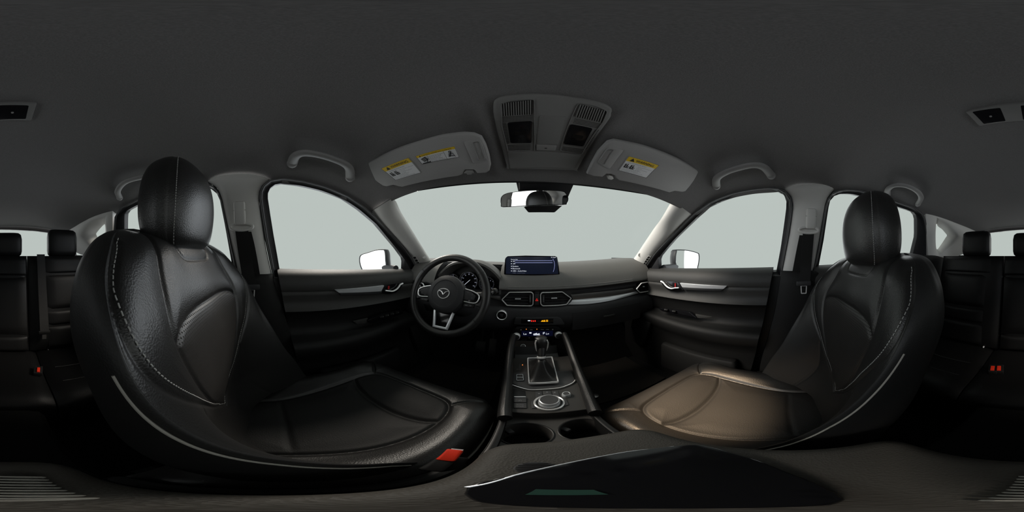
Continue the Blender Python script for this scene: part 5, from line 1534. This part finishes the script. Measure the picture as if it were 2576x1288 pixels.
        tx.tube([B_(.80, .75), B_(.86, .25)], .0012, 5); tx.tube([B_(.77, .8), B_(.80, .4), B_(.89, .4), B_(.93, .85)], .0006, 5); tx.tube([B_(.78, .65), B_(.92, .72)], .0010, 5)
        tx.build('warning_text', 'ink', lb, recalc=False)
        sm = MB()
        for i, t in enumerate(('Avoid Abrupt Maneuvers', 'and Excessive Speed.', 'Always Buckle Up.', 'See Owner\'s Manual', 'for Further Information.')):
            text_into(sm, t, B_(.30, .22 + .17 * i), rt, up_, W_ * .026)
        sm.build('small_print', 'ink', lb, recalc=False)

# ================================================================== OVERHEAD CONSOLE
ON = Vector((0, -.41, -.91)).normalized(); OP0 = Vector((0, .245, .361))
def ovh(px, py, lift=0.0): return onpl(px, py, OP0 + ON * lift, ON)
oc = thing('overhead_console', ovh(1380, 330), 'grey overhead console with two dark map lights and microphone grilles', 'overhead console')
OUT = [(1240.5, 263), (1246, 251.7), (1266.6, 243), (1313, 238), (1378, 238), (1443.6, 246), (1499.5, 255.4), (1527, 264.7), (1539.5, 274), (1538.6, 287), (1525.5, 313), (1455, 425), (1442.6, 429.6), (1369, 428), (1281.5, 426), (1274, 417.5), (1255, 350), (1242, 294.5)]
P = [ovh(a, b) for a, b in OUT]
m = MB(); m.plate(cr(P, 3, True), .02, ON, .006); m.build('housing', 'ohc', oc, sharp=50)
# recessed centre field, left and right rails
def oplate(lst, lift, t, bev, name, mt, par=oc, rr_=.003):
    k = MB(); k.plate(rnd([ovh(a, b, lift) for a, b in lst], rr_, 3), t, ON, bev); return k.build(name, mt, par)
m = MB(); m.frame(rnd([ovh(a, b, .0005) for a, b in [(1259, 262), (1280, 254), (1345, 249), (1346, 381), (1277, 382), (1262, 320)]], .006, 3), .0015, .0015, ON); m.build('lamp_bay', 'ohc', oc)
m = MB(); m.frame(rnd([ovh(a, b, .0005) for a, b in [(1455, 259), (1500, 266), (1529, 280), (1516, 310), (1464, 390), (1408, 380), (1420, 340)]], .006, 3), .0015, .0015, ON); m.build('lamp_bay', 'ohc', oc)
for sd, q in ((-1, [(1259, 261), (1339, 251.7), (1339, 288), (1261, 292.7)]), (1, [(1460, 263), (1525.5, 279.6), (1514, 309), (1448, 294.5)])):
    ns = 13 if sd < 0 else 11
    k = MB(); k.plate([ovh(a, b, .0006) for a, b in q], .003, ON); gr = k.build('grille', 'black', oc)
    A0, A1, B1, B0 = [Vector((*p, 0)) for p in q]
    for i in range(ns):
        u0, u1 = (i + .02) / ns, (i + .56) / ns
        quad = [A0.lerp(A1, u0), A0.lerp(A1, u1), B0.lerp(B1, u1), B0.lerp(B1, u0)]
        k = MB(); k.plate([ovh(p.x, p.y, .0035) for p in quad], .003, ON, .0008); k.build('slat', 'ohc', gr)
# fine perforated fields round the lenses
def mesh_field(q, nu, nv, name):
    k = MB(); A0, A1, B1, B0 = [Vector((*p, 0)) for p in q]
    for i in range(nu):
        for j in range(nv):
            u, v = (i + .5) / nu, (j + .5) / nv
            c = A0.lerp(A1, u).lerp(B0.lerp(B1, u), v); du_ = (A1 - A0) * .26 / nu; dv_ = (B0 - A0) * .26 / nv
            k.ngon([ovh(p.x, p.y, .0005) for p in (c - du_ - dv_, c + du_ - dv_, c + du_ + dv_, c - du_ + dv_)])
    o = k.build(name, 'black', oc); o['kind'] = 'stuff'
mesh_field([(1261, 294), (1340, 289), (1340, 303), (1262, 308)], 22, 4, 'microphone_holes')
mesh_field([(1277, 364), (1335, 363), (1334, 378), (1280, 379)], 18, 4, 'microphone_holes')
mesh_field([(1446, 297), (1512, 311), (1506, 324), (1441, 310)], 20, 4, 'microphone_holes')
mesh_field([(1416, 368), (1470, 375), (1463, 389), (1412, 382)], 16, 4, 'microphone_holes')
mesh_field([(1262, 308), (1273, 308), (1281, 362), (1273, 362)], 3, 14, 'microphone_holes')
mesh_field([(1496, 326), (1508, 326), (1476, 376), (1468, 374)], 3, 14, 'microphone_holes')
for q in ([(1276, 309), (1339, 305), (1337, 360.7), (1284, 360.7)], [(1436, 313), (1492, 324), (1468, 369), (1418, 363.5)]):
    ln_ = oplate(q, .0030, .004, .0015, 'map_light', 'lamp', rr_=.005)
    A0, A1, B1, B0 = [Vector((*p, 0)) for p in q]
    cc_ = [A0.lerp(A1, u).lerp(B0.lerp(B1, u), v) for u, v in ((.25, .45), (.75, .45), (.75, .62), (.25, .62))]
    k = MB(); k.plate([ovh(p.x, p.y, .0034) for p in cc_], .0005, ON); k.build('switch_mark', 'black', ln_)
oplate([(1358, 290), (1425, 294), (1404, 364), (1350, 362)], .0012, .002, .0008, 'center_field', 'ohc')
bb = oplate([(1349.5, 365), (1401, 367), (1397, 380), (1349.5, 378)], .003, .004, .0012, 'lamp_button_bar', 'handle')
k = MB(); k.box(ovh(1373, 373, .0034), (.006, .003, .0006)); k.build('button_mark', 'ink', bb)
oplate([(1277, 384), (1464, 391), (1443.6, 426), (1283, 424)], .0022, .003, .0015, 'glasses_lid', 'ohc')

# spot added below the unlit passenger map light to warm the passenger cushion
ld = bpy.data.lights.new('added_cushion_spot', 'SPOT'); ld.energy = 150.0; ld.color = (1.0, .72, .46); ld.spot_size = math.radians(30); ld.spot_blend = 1.0; ld.shadow_soft_size = .012
lo = bpy.data.objects.new('added_cushion_spot', ld); COL.objects.link(lo)
lp = ovh(1454, 342, .012); lo.location = lp + Vector((0, 0, HZ))
tgt = Vector((.345, .235, -.56)); lo.rotation_euler = (tgt - lp).to_track_quat('-Z', 'Y').to_euler()

# ================================================================== REAR DOME LAMP
dl_ = thing('rear_dome_lamp', cast(BV_CEIL, 2547, 290), 'small dark twin-lens dome lamp in the rear headliner', 'lamp')
def cl(px, py, o): return cast(BV_CEIL, px, py, o)
q = [cl(2428, 282, .008), cl(2669, 260, .008), cl(2655, 304, .008), cl(2463, 318, .008)]
pn = poly_normal(q); pn = pn if pn.z < 0 else -pn
m = MB(); m.plate(rnd(q, .006, 4), .016, pn, .003); m.build('bezel', 'ohc', dl_)
for qq in ([(2445, 282), (2517, 270.5), (2531, 305), (2475, 312.5)], [(2566, 265), (2649, 265.5), (2641, 300), (2573, 302)]):
    Q = [cl(a, b, .0095) for a, b in qq]
    m = MB(); m.plate(rnd(Q, .004, 3), .003, pn, .001); lz = m.build('lens', 'lamp', dl_)
    c = sum(Q, Vector()) / 4; m = MB(); m.lathe([(.003, -.001), (.003, .002)], c, pn, 10); m.build('lens_button', 'handle', lz)

# ================================================================== GRAB HANDLES
GH = {'driver door': [(735, 411), (743, 393), (764, 385), (800, 389), (838, 400), (866, 412), (879, 425), (881, 447)],
      'passenger door': [(1802, 468), (1803, 449), (1826, 433), (1863, 421), (1897, 415), (1922, 421), (1940, 441)],
      'rear door behind the driver': [(301, 497), (296, 481), (313, 459), (354, 446), (395, 442), (420, 448), (432, 464)],
      'rear door behind the passenger': [(2309, 513), (2317, 497), (2306, 480), (2278, 467), (2250, 466), (2234, 476), (2232, 490)]}
for who, L in GH.items():
    n = len(L); P = []
    for i, (x, y) in enumerate(L):
        e = min(i, n - 1 - i)
        P.append(cast(BV_CEIL, x, y, (.004, .026, .036)[min(e, 2)]))
    g = thing('grab_handle', P[0], 'grey moulded grab handle above the ' + who, 'grab handle', 'grab handles along the roof')
    m = MB(); m.tube(cr(P, 5), lambda t: .0135 + .003 * abs(2 * t - 1) ** 2, 12, flat=.7); m.build('grip', 'handle', g)
    for q in (P[0], P[-1]):
        m = MB(); d_ = (EYE - q).normalized(); m.lathe([(.017, -.006), (.017, .004), (.013, .010)], q, d_, 16); m.build('mount_foot', 'handle', g)

# ================================================================== MIRRORS
rm = thing('rear_view_mirror', ony(1345, 520, .56), 'black rear-view mirror below its windscreen cover', 'mirror')
wn = Vector((0, -.52, -.855)).normalized()
def wsp(px, py, o=0): return onpl(px, py, Vector((0, .54, .252)) + wn * o, wn)
COV = [(1295, 449), (1451, 452), (1443, 468), (1431, 495), (1424, 510), (1416, 518), (1395.6, 536), (1328.5, 536), (1316, 521), (1306, 495), (1302, 478)]
m = MB(); m.plate(rnd([wsp(a, b) for a, b in COV], .006, 3), .03, wn, .006); m.build('windscreen_cover', 'cover', rm)
m = MB(); m.plate([wsp(a, b, .001) for a, b in ((1304, 453), (1307, 453), (1308, 477), (1305, 477))], .001, wn); m.build('cover_edge', 'handle', rm)
MG = [(1259.5, 500), (1263, 493), (1270, 488), (1284, 484), (1321, 479.6), (1361, 478), (1412, 480), (1424.5, 487), (1430, 500), (1426, 511), (1415, 515.5), (1328, 518), (1266, 521.5), (1260, 513)]
mc = ony(1345, 500, .545)
mn = Vector((-.27, -.92, -.19)).normalized()
P = [onpl(a, b, mc, mn) for a, b in MG]
P = cr(P, 3, True)
m = MB()
n_ = poly_normal(P); 
if n_.dot(mn) < 0: P = P[::-1]
back = [p - mn * .012 for p in P]; c_ = sum(P, Vector()) / len(P)
m.loft([[c_ - mn * .045 + (p - c_) * .35 for p in P], [c_ - mn * .038 + (p - c_) * .75 for p in P], [c_ - mn * .022 + (p - c_) * 1.0 for p in P], P, inset(P, .0025, mn)], True, True); m.build('housing', 'gloss', rm)
m = MB(); m.plate(inset(P, .0022, mn), .0008, mn); gq = m.build('mirror_glass', 'mirror', rm); 
for v in gq.data.vertices: v.co += mn * .0008
m = MB(); m.tube([c_ - mn * .04, wsp(1360, 500, -.004)], .012, 12); m.build('stem', 'black', rm)

DM = {-1: dict(g=[(906, 652), (910, 642), (928, 636), (945, 630.5), (961, 629.5), (966.6, 632), (968.5, 652), (966, 684), (922, 686), (914.5, 681), (908, 667)], h=[(966.6, 631.7), (991, 649), (994, 656), (993, 688), (966, 688)]),
      1: dict(g=[(1700.6, 646.6), (1703, 632.6), (1705, 630), (1730, 631), (1753, 637), (1757, 642), (1757, 656), (1754, 671), (1749, 684), (1707, 684), (1701.5, 665)], h=[(1703, 630), (1679, 652), (1678, 688), (1701, 688)])}
for side, who in ((-1, 'driver'), (1, 'passenger')):
    d = DM[side]; p0 = onpl(*d['g'][0], Vector((0, .66, 0)), (0, 1, 0))
    n1 = Vector((-side * .28, -.96, .02)).normalized()
    cg = ony(937 if side < 0 else 1729, 655, .66)
    P = cr([onpl(a, b, cg, n1) for a, b in d['g']], 3, True); N1 = poly_normal(P)
    if N1.dot(n1) < 0: P = P[::-1]
    dm = thing('door_mirror', cg + Vector((0, .04, -.09)), 'exterior door mirror outside the %s side window' % who, 'mirror', 'door mirrors')
    m = MB(); c_ = sum(P, Vector()) / len(P)
    O_ = [c_ + (p - c_) * 1.10 for p in P]
    m.loft([[c_ - n1 * .12 + (p - c_) * .55 for p in P], [c_ - n1 * .09 + (p - c_) * .9 for p in P], [p - n1 * .04 for p in O_], O_, [p + n1 * .002 for p in inset(O_, .003, n1)], [p - n1 * .003 for p in P]], True, True); m.build('shell', 'mirrorbody', dm, sharp=60)
    m = MB(); m.plate(P, .002, n1); m.build('mirror_glass', 'mirror', dm)
    m = MB(); m.tube([c_ - n1 * .06 + Vector((0, 0, -.05)), Vector((side * .73, c_.y + .02, -.075))], .02, 10); m.build('arm', 'mirrorbody', dm)

# ================================================================== FLOOR MATS AND PEDALS
for side, who in ((-1, 'driver'), (1, 'passenger')):
    m = MB(); m.box((side * .40, .78, -.814), (.44, .42, .008), bev=.003); fm = m.build('floor_mat', 'mat')
    tag(fm, 'dark textured floor mat in the %s footwell' % who, 'mat', 'floor mats')
m = MB(); c = onz(1497, 996, -.80); m.lathe([(.016, -.004), (.016, .003), (.006, .006)], c, UPV, 20); tag(m.build('mat_stud', 'gunmetal'), 'round metal stud holding the floor mat beside the console', 'stud')
pd = thing('pedals', (-.36, 1.08, -.82), 'black brake and accelerator pedals in the driver footwell', 'pedals')
for x, w_ in ((-.33, .07), (-.25, .05)):
    m = MB(); m.box((x, 1.02, -.66), (w_, .02, .09 if w_ > .06 else .14), R=Matrix.Rotation(-.5, 3, 'X'), bev=.005); p_ = m.build('pedal_pad', 'black', pd)
    m = MB(); m.tube([Vector((x, 1.03, -.66)), Vector((x, 1.15, -.45))], .010, 8); m.build('pedal_arm', 'black', pd)
